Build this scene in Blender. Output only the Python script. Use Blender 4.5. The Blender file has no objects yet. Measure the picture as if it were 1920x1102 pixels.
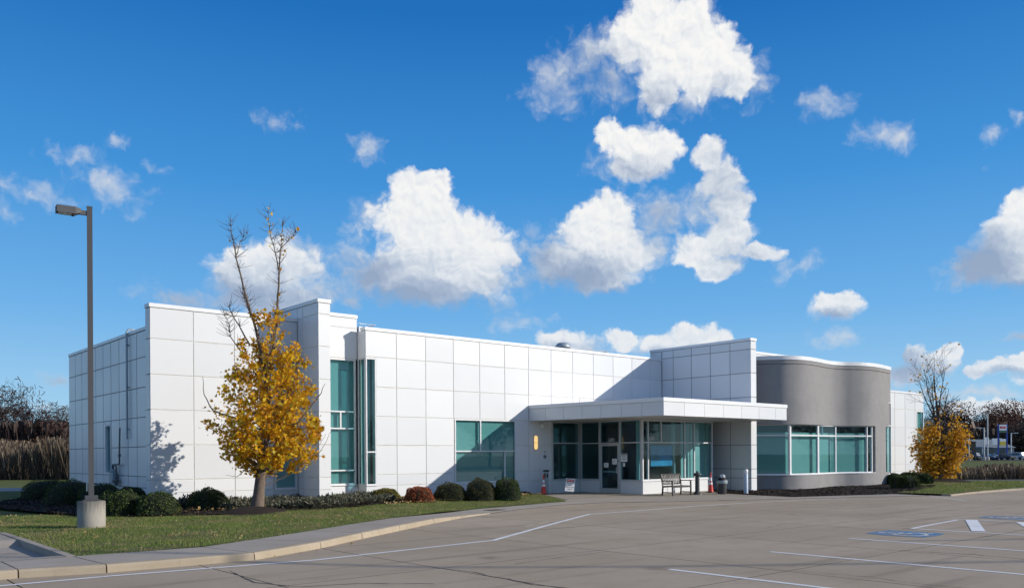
import bpy, math, random
import numpy as np
from mathutils import Vector, Matrix

rng = np.random.default_rng(7)
random.seed(7)
scene = bpy.context.scene
COL = scene.collection

# ------------------------------------------------------------------ camera
# x runs along the front of the building, y goes back along its side, z up (metres)
YAW, ROLL, FOC, HOR, EYE = math.radians(49.2357), math.radians(-0.3611), 1585.16, 851.834, 1.93
Fv = Vector((math.cos(YAW), math.sin(YAW), 0))
R0 = Vector((math.sin(YAW), -math.cos(YAW), 0))
U0 = Vector((0, 0, 1))
Rv = R0 * math.cos(ROLL) + U0 * math.sin(ROLL)
Uv = U0 * math.cos(ROLL) - R0 * math.sin(ROLL)
cam_d = bpy.data.cameras.new('camera')
cam = bpy.data.objects.new('camera', cam_d)
COL.objects.link(cam)
cam.matrix_world = Matrix(((Rv.x, Uv.x, -Fv.x, 0), (Rv.y, Uv.y, -Fv.y, 0), (Rv.z, Uv.z, -Fv.z, EYE), (0, 0, 0, 1)))
cam_d.sensor_fit = 'HORIZONTAL'
cam_d.sensor_width = 36
cam_d.lens = 36 * FOC / 1920
cam_d.shift_x = 0
cam_d.shift_y = (HOR - 551) / 1920
cam_d.clip_start = 0.2
cam_d.clip_end = 3000
scene.camera = cam

# ------------------------------------------------------------------ sun and exposure
SUN = Vector((0.95, -1.0, 0.535)).normalized()           # towards the sun
sun_d = bpy.data.lights.new('sun', 'SUN')
sun_d.energy = 4.9
sun_d.angle = math.radians(0.55)
sun_d.color = (1.0, 0.93, 0.83)
sun = bpy.data.objects.new('sun', sun_d)
COL.objects.link(sun)
sun.rotation_euler = SUN.to_track_quat('Z', 'Y').to_euler()
scene.view_settings.view_transform = 'Standard'
scene.view_settings.look = 'None'
scene.view_settings.gamma = 1
scene.view_settings.exposure = 0.0
scene.view_settings.use_curve_mapping = False

# ------------------------------------------------------------------ node helpers
class NT:
    def __init__(self, tree):
        self.t = tree
        self.n = tree.nodes
        self.l = tree.links

    def node(self, kind, **kw):
        nd = self.n.new(kind)
        for k, v in kw.items():
            setattr(nd, k, v)
        return nd

    def put(self, sock, val):
        if val is None:
            return
        if isinstance(val, bpy.types.NodeSocket):
            self.l.new(val, sock)
        else:
            if isinstance(val, (tuple, list)) and sock.type == 'RGBA' and len(val) == 3:
                val = (*val, 1)
            sock.default_value = val

    def math(self, op, a, b=None, c=None, clamp=False):
        nd = self.node('ShaderNodeMath', operation=op, use_clamp=clamp)
        self.put(nd.inputs[0], a)
        self.put(nd.inputs[1], b)
        self.put(nd.inputs[2], c)
        return nd.outputs[0]

    def vec(self, op, a, b=None, c=None):
        nd = self.node('ShaderNodeVectorMath', operation=op)
        self.put(nd.inputs[0], a)
        if op == 'SCALE':
            self.put(nd.inputs['Scale'], b)
        else:
            self.put(nd.inputs[1], b)
        if op == 'MULTIPLY_ADD':
            self.put(nd.inputs[2], c)
        return nd.outputs['Value' if op in ('LENGTH', 'DOT_PRODUCT', 'DISTANCE') else 'Vector']

    def noise(self, v, scale, detail=4, rough=0.5, out='Fac', dist=0.0, dim='3D'):
        nd = self.node('ShaderNodeTexNoise', noise_dimensions=dim)
        self.put(nd.inputs['Vector'], v)
        nd.inputs['Scale'].default_value = scale
        nd.inputs['Detail'].default_value = detail
        nd.inputs['Roughness'].default_value = rough
        nd.inputs['Distortion'].default_value = dist
        return nd.outputs[out]

    def ramp(self, v, lo, hi, a=0.0, b=1.0, smooth=True):
        nd = self.node('ShaderNodeMapRange', interpolation_type='SMOOTHSTEP' if smooth else 'LINEAR')
        self.put(nd.inputs[0], v)
        for i, x in enumerate((lo, hi, a, b)):
            self.put(nd.inputs[i + 1], x)
        return nd.outputs[0]

    def colramp(self, v, stops, interp='LINEAR'):
        nd = self.node('ShaderNodeValToRGB')
        nd.color_ramp.interpolation = interp
        e = nd.color_ramp.elements
        while len(e) < len(stops):
            e.new(0.5)
        for i, (p, c) in enumerate(stops):
            e[i].position = p
            e[i].color = (*c, 1)
        self.put(nd.inputs[0], v)
        return nd.outputs[0]

    def mix(self, f, a, b, mode='MIX'):
        nd = self.node('ShaderNodeMix', data_type='RGBA', blend_type=mode)
        self.put(nd.inputs[0], f)
        self.put(nd.inputs[6], a)
        self.put(nd.inputs[7], b)
        return nd.outputs[2]

# ------------------------------------------------------------------ sky
def skyang(x, y):
    """direction of a point of the view as azimuth and elevation, in thousandths of a radian"""
    d = Fv * FOC + Rv * (x - 960) + Uv * (HOR - y)
    d.normalize()
    return 1000 * (YAW - math.atan2(d.y, d.x)), 1000 * math.asin(d.z)

# (x, y, rx, ry, density): lobes of the cumulus clouds; low density gives thin wisps
CLOUDS = [
 # big cloud at the top
 (1215, 25, 54, 46, 1), (1268, 55, 78, 62, 1), (1330, 88, 70, 56, 1), (1372, 125, 50, 44, 1), (1250, 110, 80, 58, 1), (1385, 158, 30, 34, .85), (1232, 170, 50, 44, .85), (1300, 125, 80, 50, 1), (1335, 148, 62, 46, 1), (1185, 90, 52, 50, 1),
 (1120, 105, 74, 46, .62), (1055, 125, 52, 44, .55), (1045, 180, 66, 34, .42), (1150, 150, 80, 50, .5), (1420, 150, 30, 40, .35), (1300, 185, 110, 30, .3),
 # pair below it
 (1142, 252, 34, 34, 1), (1190, 275, 66, 44, 1), (1245, 278, 42, 30, 1), (1192, 315, 56, 30, .85), (1215, 300, 50, 34, .85), (1160, 300, 60, 40, .45),
 (1328, 290, 30, 32, .85), (1352, 335, 44, 40, .85), (1372, 390, 40, 44, .8), (1362, 445, 54, 44, .9), (1305, 468, 50, 38, 1), (1345, 500, 50, 28, .85), (1420, 474, 48, 18, .8), (1330, 400, 60, 70, .55), (1480, 505, 50, 22, .3),
 (1138, 406, 62, 46, 1), (1112, 455, 84, 56, 1), (1165, 475, 62, 66, 1), (1110, 515, 76, 40, .9), (1055, 490, 66, 50, 1), (1135, 525, 70, 30, .85), (1238, 400, 60, 58, .66), (1215, 470, 40, 50, .6), (1030, 470, 60, 50, .4),
 # centre left
 (772, 366, 54, 44, 1), (815, 352, 38, 36, 1), (795, 425, 98, 74, 1), (885, 450, 76, 54, 1), (925, 472, 50, 44, 1), (850, 510, 118, 68, 1), (762, 510, 100, 58, 1), (805, 548, 112, 38, .95), (722, 510, 70, 44, 1), (700, 405, 42, 34, .42), (670, 500, 70, 60, .5), (650, 545, 70, 36, .35), (960, 530, 40, 40, .3),
 # behind the maple
 (555, 470, 58, 34, .66), (505, 500, 92, 54, .9), (440, 520, 64, 50, .9), (500, 560, 130, 40, .85), (330, 560, 70, 26, .5), (650, 565, 46, 20, .6), (580, 510, 40, 60, .5),
 # small ones and wisps
 (1556, 576, 56, 26, 1), (1545, 196, 50, 26, .5), (1685, 262, 40, 30, .62), (1645, 252, 50, 26, .52), (680, 278, 36, 32, .45), (150, 295, 60, 24, .42), (205, 340, 56, 44, .42), (60, 358, 90, 24, .42), (-20, 385, 60, 28, .45), (1560, 628, 54, 20, .42), (1855, 248, 26, 12, .35), (1905, 222, 16, 16, .5), (245, 405, 26, 16, .32), (975, 600, 60, 18, .36), (290, 314, 28, 13, .3), (225, 266, 22, 12, .4), (515, 228, 40, 14, .25), (1820, 312, 24, 11, .34), (955, 570, 30, 20, .25),
 # right edge
 (1925, 395, 52, 42, 1), (1880, 450, 66, 50, 1), (1850, 498, 84, 48, 1), (1900, 490, 90, 60, 1), (1960, 480, 90, 66, 1), (1800, 510, 40, 26, .4),
 # low row over the roof
 (1050, 640, 62, 22, .75), (1165, 635, 32, 20, .85), (1232, 640, 36, 20, .85), (1290, 628, 44, 27, 1), (1340, 632, 30, 22, 1), (1290, 652, 112, 16, .85), (1100, 650, 60, 14, .5),
 # right, above the treeline
 (1716, 668, 30, 28, 1), (1792, 652, 28, 22, 1), (1760, 680, 48, 28, .95), (1700, 706, 50, 24, .9), (1829, 698, 20, 13, .8), (1885, 690, 56, 17, .8), (1915, 676, 26, 16, .8),
 (1850, 738, 120, 14, .55), (1870, 766, 140, 17, .8), (1720, 745, 90, 18, .5), (1915, 630, 26, 12, .6), (106, 706, 32, 12, .5), (80, 762, 50, 11, .45), (1980, 705, 90, 22, .8), (-60, 700, 60, 20, .5),
]

# parts of those clouds that lie in their own shade: undersides and the sides away from the sun
SHADES = [(1120, 150, 80, 60, .55), (1225, 190, 60, 34, .5), (1360, 175, 50, 30, .35), (1190, 322, 76, 28, .5), (1345, 360, 60, 90, .40), (1385, 490, 60, 40, .4), (1245, 410, 50, 60, .55),
          (1070, 525, 110, 44, .95), (1020, 485, 50, 50, .7), (1150, 550, 90, 22, .8), (750, 562, 140, 40, 1.0), (690, 515, 70, 40, .9), (860, 578, 110, 28, .9), (800, 500, 80, 34, .3), (940, 530, 50, 30, .4),
          (460, 560, 170, 50, .8), (520, 520, 80, 40, .35), (330, 560, 80, 30, .9), (1840, 500, 80, 56, 1.1), (1900, 545, 110, 34, .9), (1556, 592, 56, 12, .7), (1696, 690, 50, 44, .9), (1760, 700, 60, 20, .6), (1290, 655, 120, 11, .6), (1050, 652, 60, 11, .6), (106, 708, 40, 14, .9), (1885, 700, 60, 8, .7), (1915, 632, 30, 14, .9)]
# rough outlines that hold all of the lobes above
CLUSTERS = [(1215, 105, 350, 215), (1270, 395, 350, 270), (800, 460, 300, 220), (465, 520, 270, 150), (140, 335, 330, 140), (1610, 235, 200, 110), (680, 278, 90, 80), (515, 228, 90, 60), (650, 560, 110, 50),
            (1890, 460, 190, 160), (1880, 235, 110, 60), (1180, 640, 280, 75), (1840, 700, 280, 130), (1560, 600, 110, 75), (95, 735, 110, 60), (-40, 700, 110, 50), (515, 228, 70, 40)]

def cloud_group():
    g = bpy.data.node_groups.new('cloud_field', 'ShaderNodeTree')
    g.interface.new_socket('P', in_out='INPUT', socket_type='NodeSocketVector')
    g.interface.new_socket('H', in_out='OUTPUT', socket_type='NodeSocketFloat')
    g.interface.new_socket('W', in_out='OUTPUT', socket_type='NodeSocketFloat')
    t = NT(g)
    P = t.node('NodeGroupInput').outputs[0]
    dense = thin = None
    for (x, y, rx, ry, w) in CLOUDS:
        a, e = skyang(x, y)
        a1, _ = skyang(x + rx, y)
        _, e1 = skyang(x, y - ry)
        ra, re = abs(a1 - a) * 1.10, abs(e1 - e) * 1.10
        q = t.vec('MULTIPLY_ADD', P, (1 / ra, 1 / re, 0), (-a / ra, -e / re, 0))
        L = t.vec('LENGTH', q)
        if w >= 0.7:
            dense = L if dense is None else t.math('SMOOTH_MIN', dense, L, 0.30)
        else:
            # thin veils: the centre never gets fully opaque
            L = t.math('MULTIPLY_ADD', L, w, 1 - w)
            thin = L if thin is None else t.math('SMOOTH_MIN', thin, L, 0.12)
    o = t.node('NodeGroupOutput')
    t.put(o.inputs[0], dense)
    t.put(o.inputs[1], thin)
    return g

def shade_group():
    g = bpy.data.node_groups.new('cloud_shade', 'ShaderNodeTree')
    g.interface.new_socket('P', in_out='INPUT', socket_type='NodeSocketVector')
    g.interface.new_socket('S', in_out='OUTPUT', socket_type='NodeSocketFloat')
    t = NT(g)
    P = t.node('NodeGroupInput').outputs[0]
    tot = None
    for (x, y, rx, ry, w) in SHADES:
        a, e = skyang(x, y)
        a1, _ = skyang(x + rx, y)
        _, e1 = skyang(x, y - ry)
        ra, re = abs(a1 - a) * 1.55, abs(e1 - e) * 1.6
        L = t.vec('LENGTH', t.vec('MULTIPLY_ADD', P, (1 / ra, 1 / re, 0), (-a / ra, -e / re, 0)))
        s = t.math('MULTIPLY_ADD', L, -w, w)
        tot = s if tot is None else t.math('SMOOTH_MAX', tot, s, .15)
    o = t.node('NodeGroupOutput')
    t.put(o.inputs[0], tot)
    return g

def build_world():
    w = bpy.data.worlds.new('World')
    scene.world = w
    w.use_nodes = True
    t = NT(w.node_tree)
    t.n.clear()
    out = t.node('ShaderNodeOutputWorld')
    sky = t.node('ShaderNodeTexSky', sky_type='NISHITA')
    sky.sun_disc = False
    sky.sun_elevation = math.asin(SUN.z)
    sky.sun_rotation = math.atan2(SUN.x, SUN.y)
    sky.altitude = 200
    sky.air_density = 1.0
    sky.dust_density = 0.4
    sky.ozone_density = 2.5
    geo = t.node('ShaderNodeNewGeometry')
    d = t.vec('SCALE', geo.outputs['Incoming'], -1.0)
    sep = t.node('ShaderNodeSeparateXYZ')
    t.put(sep.inputs[0], d)
    z = sep.outputs[2]
    hs = t.node('ShaderNodeHueSaturation')
    hs.inputs['Hue'].default_value = SKY_HUE
    hs.inputs['Saturation'].default_value = SKY_SAT
    hs.inputs['Value'].default_value = 1.0
    t.put(hs.inputs['Color'], sky.outputs[0])
    el0 = t.ramp(z, 0, 1, 0, 1, smooth=False)
    grade = t.colramp(el0, [(0.0, (.46, .72, .90)), (.06, (.33, .61, .88)), (.16, (.16, .45, .84)), (.30, (.055, .30, .72)), (.46, (.014, .165, .53)), (1.0, (.006, .065, .28))])
    raw = t.vec('SCALE', hs.outputs[0], SKY_STR)
    base = t.mix(.9, raw, grade)
    bg0 = t.node('ShaderNodeBackground')
    t.put(bg0.inputs[0], base)
    bg0.inputs[1].default_value = 1.0
    # azimuth / elevation map of the sky, fixed in the world
    az = t.math('SUBTRACT', YAW, t.math('ARCTAN2', sep.outputs[1], sep.outputs[0]))
    az = t.math('WRAP', az, math.pi, -math.pi)
    el = t.math('ARCSINE', t.math('MINIMUM', t.math('MAXIMUM', z, -1.0), 1.0))
    cmb = t.node('ShaderNodeCombineXYZ')
    t.put(cmb.inputs[0], t.math('MULTIPLY', az, 1000.0))
    t.put(cmb.inputs[1], t.math('MULTIPLY', el, 1000.0))
    P = cmb.outputs[0]
    # ragged edges: two scales of warp
    w1 = t.vec('MULTIPLY_ADD', t.noise(P, 1 / 60, 2, .55, 'Color', dim='2D'), (26, 24, 0), (-13, -12, 0))
    w2 = t.vec('MULTIPLY_ADD', t.noise(P, 1 / 16, 3, .62, 'Color', dim='2D'), (13, 12, 0), (-6.5, -6, 0))
    Pw = t.vec('ADD', P, t.vec('ADD', w1, w2))
    G = cloud_group()
    def field(p):
        n = t.node('ShaderNodeGroup')
        n.node_tree = G
        t.put(n.inputs[0], p)
        return n.outputs[0], n.outputs[1]
    def puff(p):
        a = t.noise(p, 1 / 40, 5, .55, dim='2D')
        v = t.node('ShaderNodeTexVoronoi', feature='F1', voronoi_dimensions='2D')
        t.put(v.inputs['Vector'], p)
        v.inputs['Scale'].default_value = 1 / 20
        v.inputs['Detail'].default_value = 2
        v.inputs['Roughness'].default_value = .55
        b = t.math('SUBTRACT', .65, v.outputs['Distance'])
        return t.math('ADD', t.math('MULTIPLY', t.math('SUBTRACT', a, .5), 1.0), t.math('MULTIPLY', b, .42))
    Hd, Ht = field(Pw)
    off = (5.0, 9.0, 0)
    Pw2 = t.vec('ADD', Pw, off)
    n1 = puff(t.vec('MULTIPLY', Pw, (1, 1.1, 0)))
    n2 = puff(t.vec('MULTIPLY', t.vec('ADD', Pw, (3.2, 4.8, 0)), (1, 1.1, 0)))
    sg = t.node('ShaderNodeGroup')
    sg.node_tree = shade_group()
    t.put(sg.inputs[0], Pw)
    # away from the view the same kind of scattered cumulus goes on
    f = t.vec('DOT_PRODUCT', d, tuple(Fv))
    outside = t.ramp(t.math('ABSOLUTE', az), .72, .85)
    far = t.noise(t.vec('MULTIPLY', P, (1, 1.7, 0)), 1 / 230, 2, .5, dim='2D')
    Hfar = t.math('SUBTRACT', 1.0, t.math('MULTIPLY', t.math('SUBTRACT', far, .60), 9.0))
    Hfar = t.math('ADD', Hfar, t.math('MULTIPLY', t.math('SUBTRACT', 1.0, outside), 3.0))
    Hd = t.math('MINIMUM', Hd, Hfar)
    body = t.math('ADD', t.math('SUBTRACT', 1.0, Hd), t.math('MULTIPLY', n1, .50))
    dens = t.ramp(body, .1, .8)
    wisp = t.math('ADD', t.math('SUBTRACT', 1.0, Ht), t.math('MULTIPLY', n1, .75))
    walpha = t.math('MULTIPLY', t.ramp(wisp, -.12, .72), .86)
    # light: tops and puffs face the sun, undersides and thick middles fall grey
    slope = t.math('MULTIPLY', t.math('SUBTRACT', n1, n2), .55)
    shade = t.math('MAXIMUM', sg.outputs[0], 0.0)
    shade = t.math('MULTIPLY', shade, t.math('MULTIPLY_ADD', n1, .5, 1.15))
    alpha = t.ramp(body, -.03, t.math('MULTIPLY_ADD', shade, .36, .30))
    lit = t.math('SUBTRACT', t.math('ADD', slope, .90), t.math('MULTIPLY', shade, 1.08))
    lit = t.math('MAXIMUM', t.math('MINIMUM', lit, 1.0), 0.0)
    ccol = t.colramp(lit, [(0.0, (.27, .36, .53)), (.28, (.40, .48, .63)), (.55, (.64, .70, .79)), (.8, (.88, .90, .925)), (1.0, (1.0, .99, .97))])
    # distance: low clouds take on the air's blue
    hz = t.ramp(el, .0, .35, .45, 0.0, smooth=False)
    ccol = t.mix(hz, ccol, (.52, .66, .83))
    wcol = t.mix(.45, ccol, (.62, .70, .82))
    def bg(c, s):
        b = t.node('ShaderNodeBackground')
        t.put(b.inputs[0], c)
        b.inputs[1].default_value = s
        return b.outputs[0]
    def mixs(fac, a, b):
        m = t.node('ShaderNodeMixShader')
        t.put(m.inputs[0], fac)
        t.l.new(a, m.inputs[1])
        t.l.new(b, m.inputs[2])
        return m.outputs[0]
    near = None
    for (x, y, rx, ry) in CLUSTERS:
        a, e = skyang(x, y)
        a1, _ = skyang(x + rx, y)
        _, e1 = skyang(x, y - ry)
        ra, re = abs(a1 - a), abs(e1 - e)
        L = t.vec('LENGTH', t.vec('MULTIPLY_ADD', P, (1 / ra, 1 / re, 0), (-a / ra, -e / re, 0)))
        near = L if near is None else t.math('MINIMUM', near, L)
    near = t.math('MAXIMUM', t.math('LESS_THAN', near, 1.0), outside)
    near = t.math('MULTIPLY', t.math('GREATER_THAN', near, 0.0), t.math('GREATER_THAN', z, 0.0))
    s = mixs(walpha, bg0.outputs[0], bg(wcol, .86))
    s = mixs(alpha, s, bg(ccol, .95))
    s = mixs(near, bg0.outputs[0], s)
    t.l.new(s, out.inputs[0])
    w.cycles.sampling_method = 'MANUAL'
    w.cycles.sample_map_resolution = 512

SKY_HUE, SKY_SAT, SKY_STR = 0.5, 1.25, 0.10
build_world()

# ------------------------------------------------------------------ materials
def new_mat(name):
    m = bpy.data.materials.new(name)
    m.use_nodes = True
    t = NT(m.node_tree)
    return m, t, t.n['Principled BSDF'], t.n['Material Output']

def setp(t, b, **kw):
    names = dict(color='Base Color', rough='Roughness', metal='Metallic', spec='Specular IOR Level', coat='Coat Weight',
                 coatr='Coat Roughness', em='Emission Color', ems='Emission Strength', sub='Subsurface Weight', normal='Normal', trans='Transmission Weight', ior='IOR')
    for k, v in kw.items():
        t.put(b.inputs[names[k]], v)

def bump(t, h, strength=.3, dist=.01):
    nd = t.node('ShaderNodeBump')
    nd.inputs['Strength'].default_value = strength
    nd.inputs['Distance'].default_value = dist
    t.put(nd.inputs['Height'], h)
    return nd.outputs[0]

def coords(t, which='Object'):
    return t.node('ShaderNodeTexCoord').outputs[which]

def position(t):
    return t.node('ShaderNodeNewGeometry').outputs['Position']

def mat_plain(name, color, rough=.5, metal=0.0, var=.06, scale=6, bumpy=0.0, spec=.5, coat=0.0):
    m, t, b, o = new_mat(name)
    p = position(t)
    n = t.noise(p, scale, 4, .6)
    c = t.mix(n, tuple(x * (1 - var * 2) for x in color), tuple(min(1, x * (1 + var * 2)) for x in color))
    setp(t, b, color=c, rough=t.ramp(n, .3, .7, rough * .88, min(1, rough * 1.12)), metal=metal, spec=spec, coat=coat)
    if bumpy:
        setp(t, b, normal=bump(t, t.noise(p, scale * 6, 4, .6), bumpy, .01))
    return m

M = {}
def mat_panel():
    m, t, b, o = new_mat('white_panel_metal')
    p = position(t)
    g = coords(t, 'Generated')
    sp = t.node('ShaderNodeSeparateXYZ'); t.put(sp.inputs[0], g)
    oi = t.node('ShaderNodeObjectInfo').outputs['Random']
    st = t.noise(t.vec('MULTIPLY', p, (9, 9, .7)), 1.0, 4, .6)
    big = t.noise(p, .35, 3, .5)
    base = t.mix(oi, (.635, .65, .665), (.71, .72, .725))
    base = t.mix(t.ramp(st, .5, .85, 0, .035), base, (.56, .55, .52))
    base = t.mix(t.ramp(big, .4, .8, 0, .10), base, (.60, .61, .62))
    # grime along the lower lip and run-off at the top of each panel
    low = t.math('MULTIPLY', t.ramp(sp.outputs[2], .04, 0.0), t.ramp(t.noise(p, .9, 3, .6), .54, .70))
    top = t.math('MULTIPLY', t.ramp(sp.outputs[2], .955, 1.0), t.ramp(t.noise(t.vec('ADD', p, (7, 3, 1)), .8, 3, .6), .50, .68))
    base = t.mix(t.math('MULTIPLY', t.math('MAXIMUM', low, top), .32), base, (.40, .36, .29))
    wob = t.noise(p, 1.3, 2, .5)
    setp(t, b, color=base, rough=t.ramp(big, .3, .8, .30, .38), spec=.45, metal=0.0, coat=.08, coatr=.18, normal=bump(t, wob, .10, .02))
    return m

def mat_concrete(name, c1, c2, c3=None, scale=1.0, bumps=.25):
    m, t, b, o = new_mat(name)
    p = position(t)
    oi = t.node('ShaderNodeObjectInfo').outputs['Random']
    big = t.noise(p, .22 * scale, 4, .6)
    mid = t.noise(p, 1.6 * scale, 5, .65)
    fine = t.noise(p, 60, 3, .7)
    c = t.mix(t.ramp(big, .35, .65), c1, c2)
    c = t.mix(t.ramp(mid, .5, .75, 0, .5), c, tuple(x * .72 for x in c1))
    c = t.mix(t.ramp(fine, .35, .75, 0, .45), c, tuple(min(1, x * 1.35) for x in c2))
    c = t.mix(t.ramp(t.noise(p, 130, 2, .6), .62, .7, 0, .5), c, tuple(x * .45 for x in c1))
    c = t.mix(t.math('MULTIPLY', oi, .3), c, c3 or tuple(x * .82 for x in c2))
    spots = t.node('ShaderNodeTexVoronoi'); t.put(spots.inputs['Vector'], t.vec('ADD', p, t.vec('SCALE', t.noise(p, 3, 3, .6, 'Color'), .5)))
    spots.inputs['Scale'].default_value = .42
    c = t.mix(t.ramp(spots.outputs['Distance'], .15, .02, 0, .55), c, tuple(x * .45 for x in c1))
    # drawn-out tyre and water marks, doubling as soft overhead-wire shadows put into the colour
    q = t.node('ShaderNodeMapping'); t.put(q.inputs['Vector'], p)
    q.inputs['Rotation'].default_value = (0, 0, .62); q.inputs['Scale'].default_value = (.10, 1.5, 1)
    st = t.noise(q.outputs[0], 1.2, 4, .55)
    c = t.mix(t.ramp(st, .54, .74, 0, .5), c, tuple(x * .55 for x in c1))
    setp(t, b, color=c, rough=t.ramp(mid, .3, .8, .8, .95), spec=.25, normal=bump(t, t.math('ADD', fine, t.math('MULTIPLY', mid, .5)), bumps, .006))
    return m

def mat_stucco():
    m, t, b, o = new_mat('grey_stucco')
    p = position(t)
    n = t.noise(p, 3, 5, .65); f = t.noise(p, 55, 4, .75)
    st = t.noise(t.vec('MULTIPLY', p, (3, 3, .35)), 1, 4, .6)
    c = t.mix(n, (.235, .228, .228), (.30, .292, .29))
    c = t.mix(t.ramp(st, .5, .8, 0, .3), c, (.19, .185, .18))
    c = t.mix(t.ramp(f, .4, .7, 0, .4), c, (.38, .37, .365))
    c = t.mix(t.ramp(t.noise(p, .8, 4, .6), .45, .7, 0, .3), c, (.20, .195, .195))
    setp(t, b, color=c, rough=.92, spec=.2, normal=bump(t, f, .9, .018))
    return m

def mat_glass(name, tint, base=.09, dark=1.0):
    m, t, b, o = new_mat(name)
    t.n.remove(b)
    gn = t.node('ShaderNodeNewGeometry')
    cs = t.math('ABSOLUTE', t.vec('DOT_PRODUCT', gn.outputs['Incoming'], gn.outputs['Normal']))
    f = t.math('ADD', t.math('MULTIPLY', t.math('POWER', t.math('SUBTRACT', 1.0, cs), 5.0), .92), .045 + base)
    tr = t.node('ShaderNodeBsdfTransparent'); t.put(tr.inputs[0], (*tint, 1))
    gl = t.node('ShaderNodeBsdfGlossy'); gl.inputs['Roughness'].default_value = .015
    t.put(gl.inputs['Color'], (.80, .93, .92, 1))
    t.put(gl.inputs['Normal'], bump(t, t.noise(position(t), .9, 2, .5), .02, .02))
    mx = t.node('ShaderNodeMixShader')
    t.put(mx.inputs[0], f); t.l.new(tr.outputs[0], mx.inputs[1]); t.l.new(gl.outputs[0], mx.inputs[2])
    t.l.new(mx.outputs[0], o.inputs[0])
    return m

def mat_leaf(name, stops, rough=.6, transl=.35, spec=.3):
    m, t, b, o = new_mat(name)
    r = t.node('ShaderNodeNewGeometry').outputs['Random Per Island']
    c = t.colramp(r, stops)
    c = t.mix(t.math('MULTIPLY', t.noise(position(t), 1.3, 3, .6), .5), c, tuple(x * .8 for x in stops[0][1]))
    setp(t, b, color=c, rough=rough, spec=spec)
    if transl:
        tl = t.node('ShaderNodeBsdfTranslucent'); t.put(tl.inputs[0], c)
        mx = t.node('ShaderNodeMixShader'); mx.inputs[0].default_value = transl
        t.l.new(b.outputs[0], mx.inputs[1]); t.l.new(tl.outputs[0], mx.inputs[2]); t.l.new(mx.outputs[0], o.inputs[0])
    return m

def mat_emit(name, col, s):
    m, t, b, o = new_mat(name)
    g = coords(t, 'Object')
    n = t.noise(g, 3, 2, .5)
    setp(t, b, color=(.8, .6, .35), em=t.mix(n, col, tuple(x * .8 for x in col)), ems=s, rough=.4)
    return m

def mat_grass():
    m, t, b, o = new_mat('lawn_soil')
    p = position(t)
    n = t.noise(p, .35, 4, .6); n2 = t.noise(p, 2.5, 4, .65); f = t.noise(p, 30, 4, .7)
    c = t.mix(t.ramp(n, .35, .65), (.085, .115, .032), (.115, .150, .042))
    c = t.mix(t.ramp(n2, .44, .64, 0, .9), c, (.17, .14, .07))
    c = t.mix(t.ramp(f, .4, .75, 0, .6), c, (.030, .045, .014))
    setp(t, b, color=c, rough=.95, spec=.1, normal=bump(t, f, .8, .03))
    return m

def mat_paint(name, col, wear=.45, under=(.25, .235, .215)):
    m, t, b, o = new_mat(name)
    p = position(t)
    n = t.noise(p, 14, 5, .7); n2 = t.noise(p, 1.1, 3, .6)
    w = t.math('ADD', n, t.math('MULTIPLY', t.math('SUBTRACT', n2, .5), .6))
    c = t.mix(t.ramp(w, wear, wear + .14), tuple(col), under)
    setp(t, b, color=c, rough=.8, spec=.2, normal=bump(t, t.noise(p, 60, 3, .7), .2, .005))
    return m

M['panel'] = mat_panel()
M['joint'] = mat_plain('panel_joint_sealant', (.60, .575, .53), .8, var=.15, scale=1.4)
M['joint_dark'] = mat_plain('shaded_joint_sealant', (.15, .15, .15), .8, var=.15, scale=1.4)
M['coping'] = mat_plain('white_coping_metal', (.72, .73, .74), .38, var=.02, scale=2, spec=.6, coat=.2)
M['frame'] = mat_plain('white_window_frame', (.66, .67, .68), .4, var=.03, scale=3, spec=.6)
M['alu'] = mat_plain('anodised_aluminium', (.55, .565, .58), .42, metal=.35, var=.04, scale=3)
M['soffit'] = mat_plain('soffit_panel_metal', (.55, .55, .53), .5, var=.05, scale=2)
M['stucco'] = mat_stucco()
M['glass'] = mat_glass('teal_tinted_glass', (.37, .615, .64), .035)
M['glass_dark'] = mat_glass('dark_teal_glass', (.44, .68, .73), .025)
M['blind'] = mat_plain('pale_roller_blind', (.60, .66, .60), .9, var=.03, scale=2)
M['interior'] = mat_plain('dim_interior_paint', (.26, .29, .29), .9, var=.1, scale=1)
M['roof'] = mat_plain('roof_membrane', (.35, .35, .34), .9, var=.1, scale=1)
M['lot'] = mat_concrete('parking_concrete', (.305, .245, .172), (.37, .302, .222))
M['lot_under'] = mat_plain('joint_filler', (.035, .032, .03), .95)
M['walk'] = mat_concrete('walk_concrete', (.29, .255, .21), (.35, .31, .26), scale=1.6)
M['kerb'] = mat_concrete('kerb_concrete', (.31, .255, .18), (.39, .325, .24), scale=2.5)
M['base'] = mat_concrete('footing_concrete', (.34, .32, .28), (.42, .39, .34), scale=6, bumps=.5)
def footing():
    m, t, b, o = new_mat('stained_footing_concrete')
    p = position(t); g = t.node('ShaderNodeSeparateXYZ'); t.put(g.inputs[0], coords(t, 'Generated'))
    n = t.noise(p, 5, 5, .65); s = t.noise(t.vec('MULTIPLY', p, (14, 14, 1.2)), 1, 4, .65)
    c = t.mix(n, (.28, .26, .225), (.37, .34, .295))
    k = t.math('MULTIPLY', t.ramp(t.math('ADD', g.outputs[2], t.math('MULTIPLY', t.math('SUBTRACT', s, .5), .9)), .55, 1.05), .75)
    c = t.mix(k, c, (.10, .095, .085))
    c = t.mix(t.ramp(g.outputs[2], .16, .02, 0, .5), c, (.20, .20, .10))
    setp(t, b, color=c, rough=.95, spec=.15, normal=bump(t, t.noise(p, 70, 4, .7), .5, .01))
    return m
M['footing'] = footing()
M['lawn'] = mat_grass()
M['paint'] = mat_paint('worn_white_paint', (.70, .71, .71), .60)
M['paint_faint'] = mat_paint('faint_white_paint', (.58, .57, .54), .55)
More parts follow.
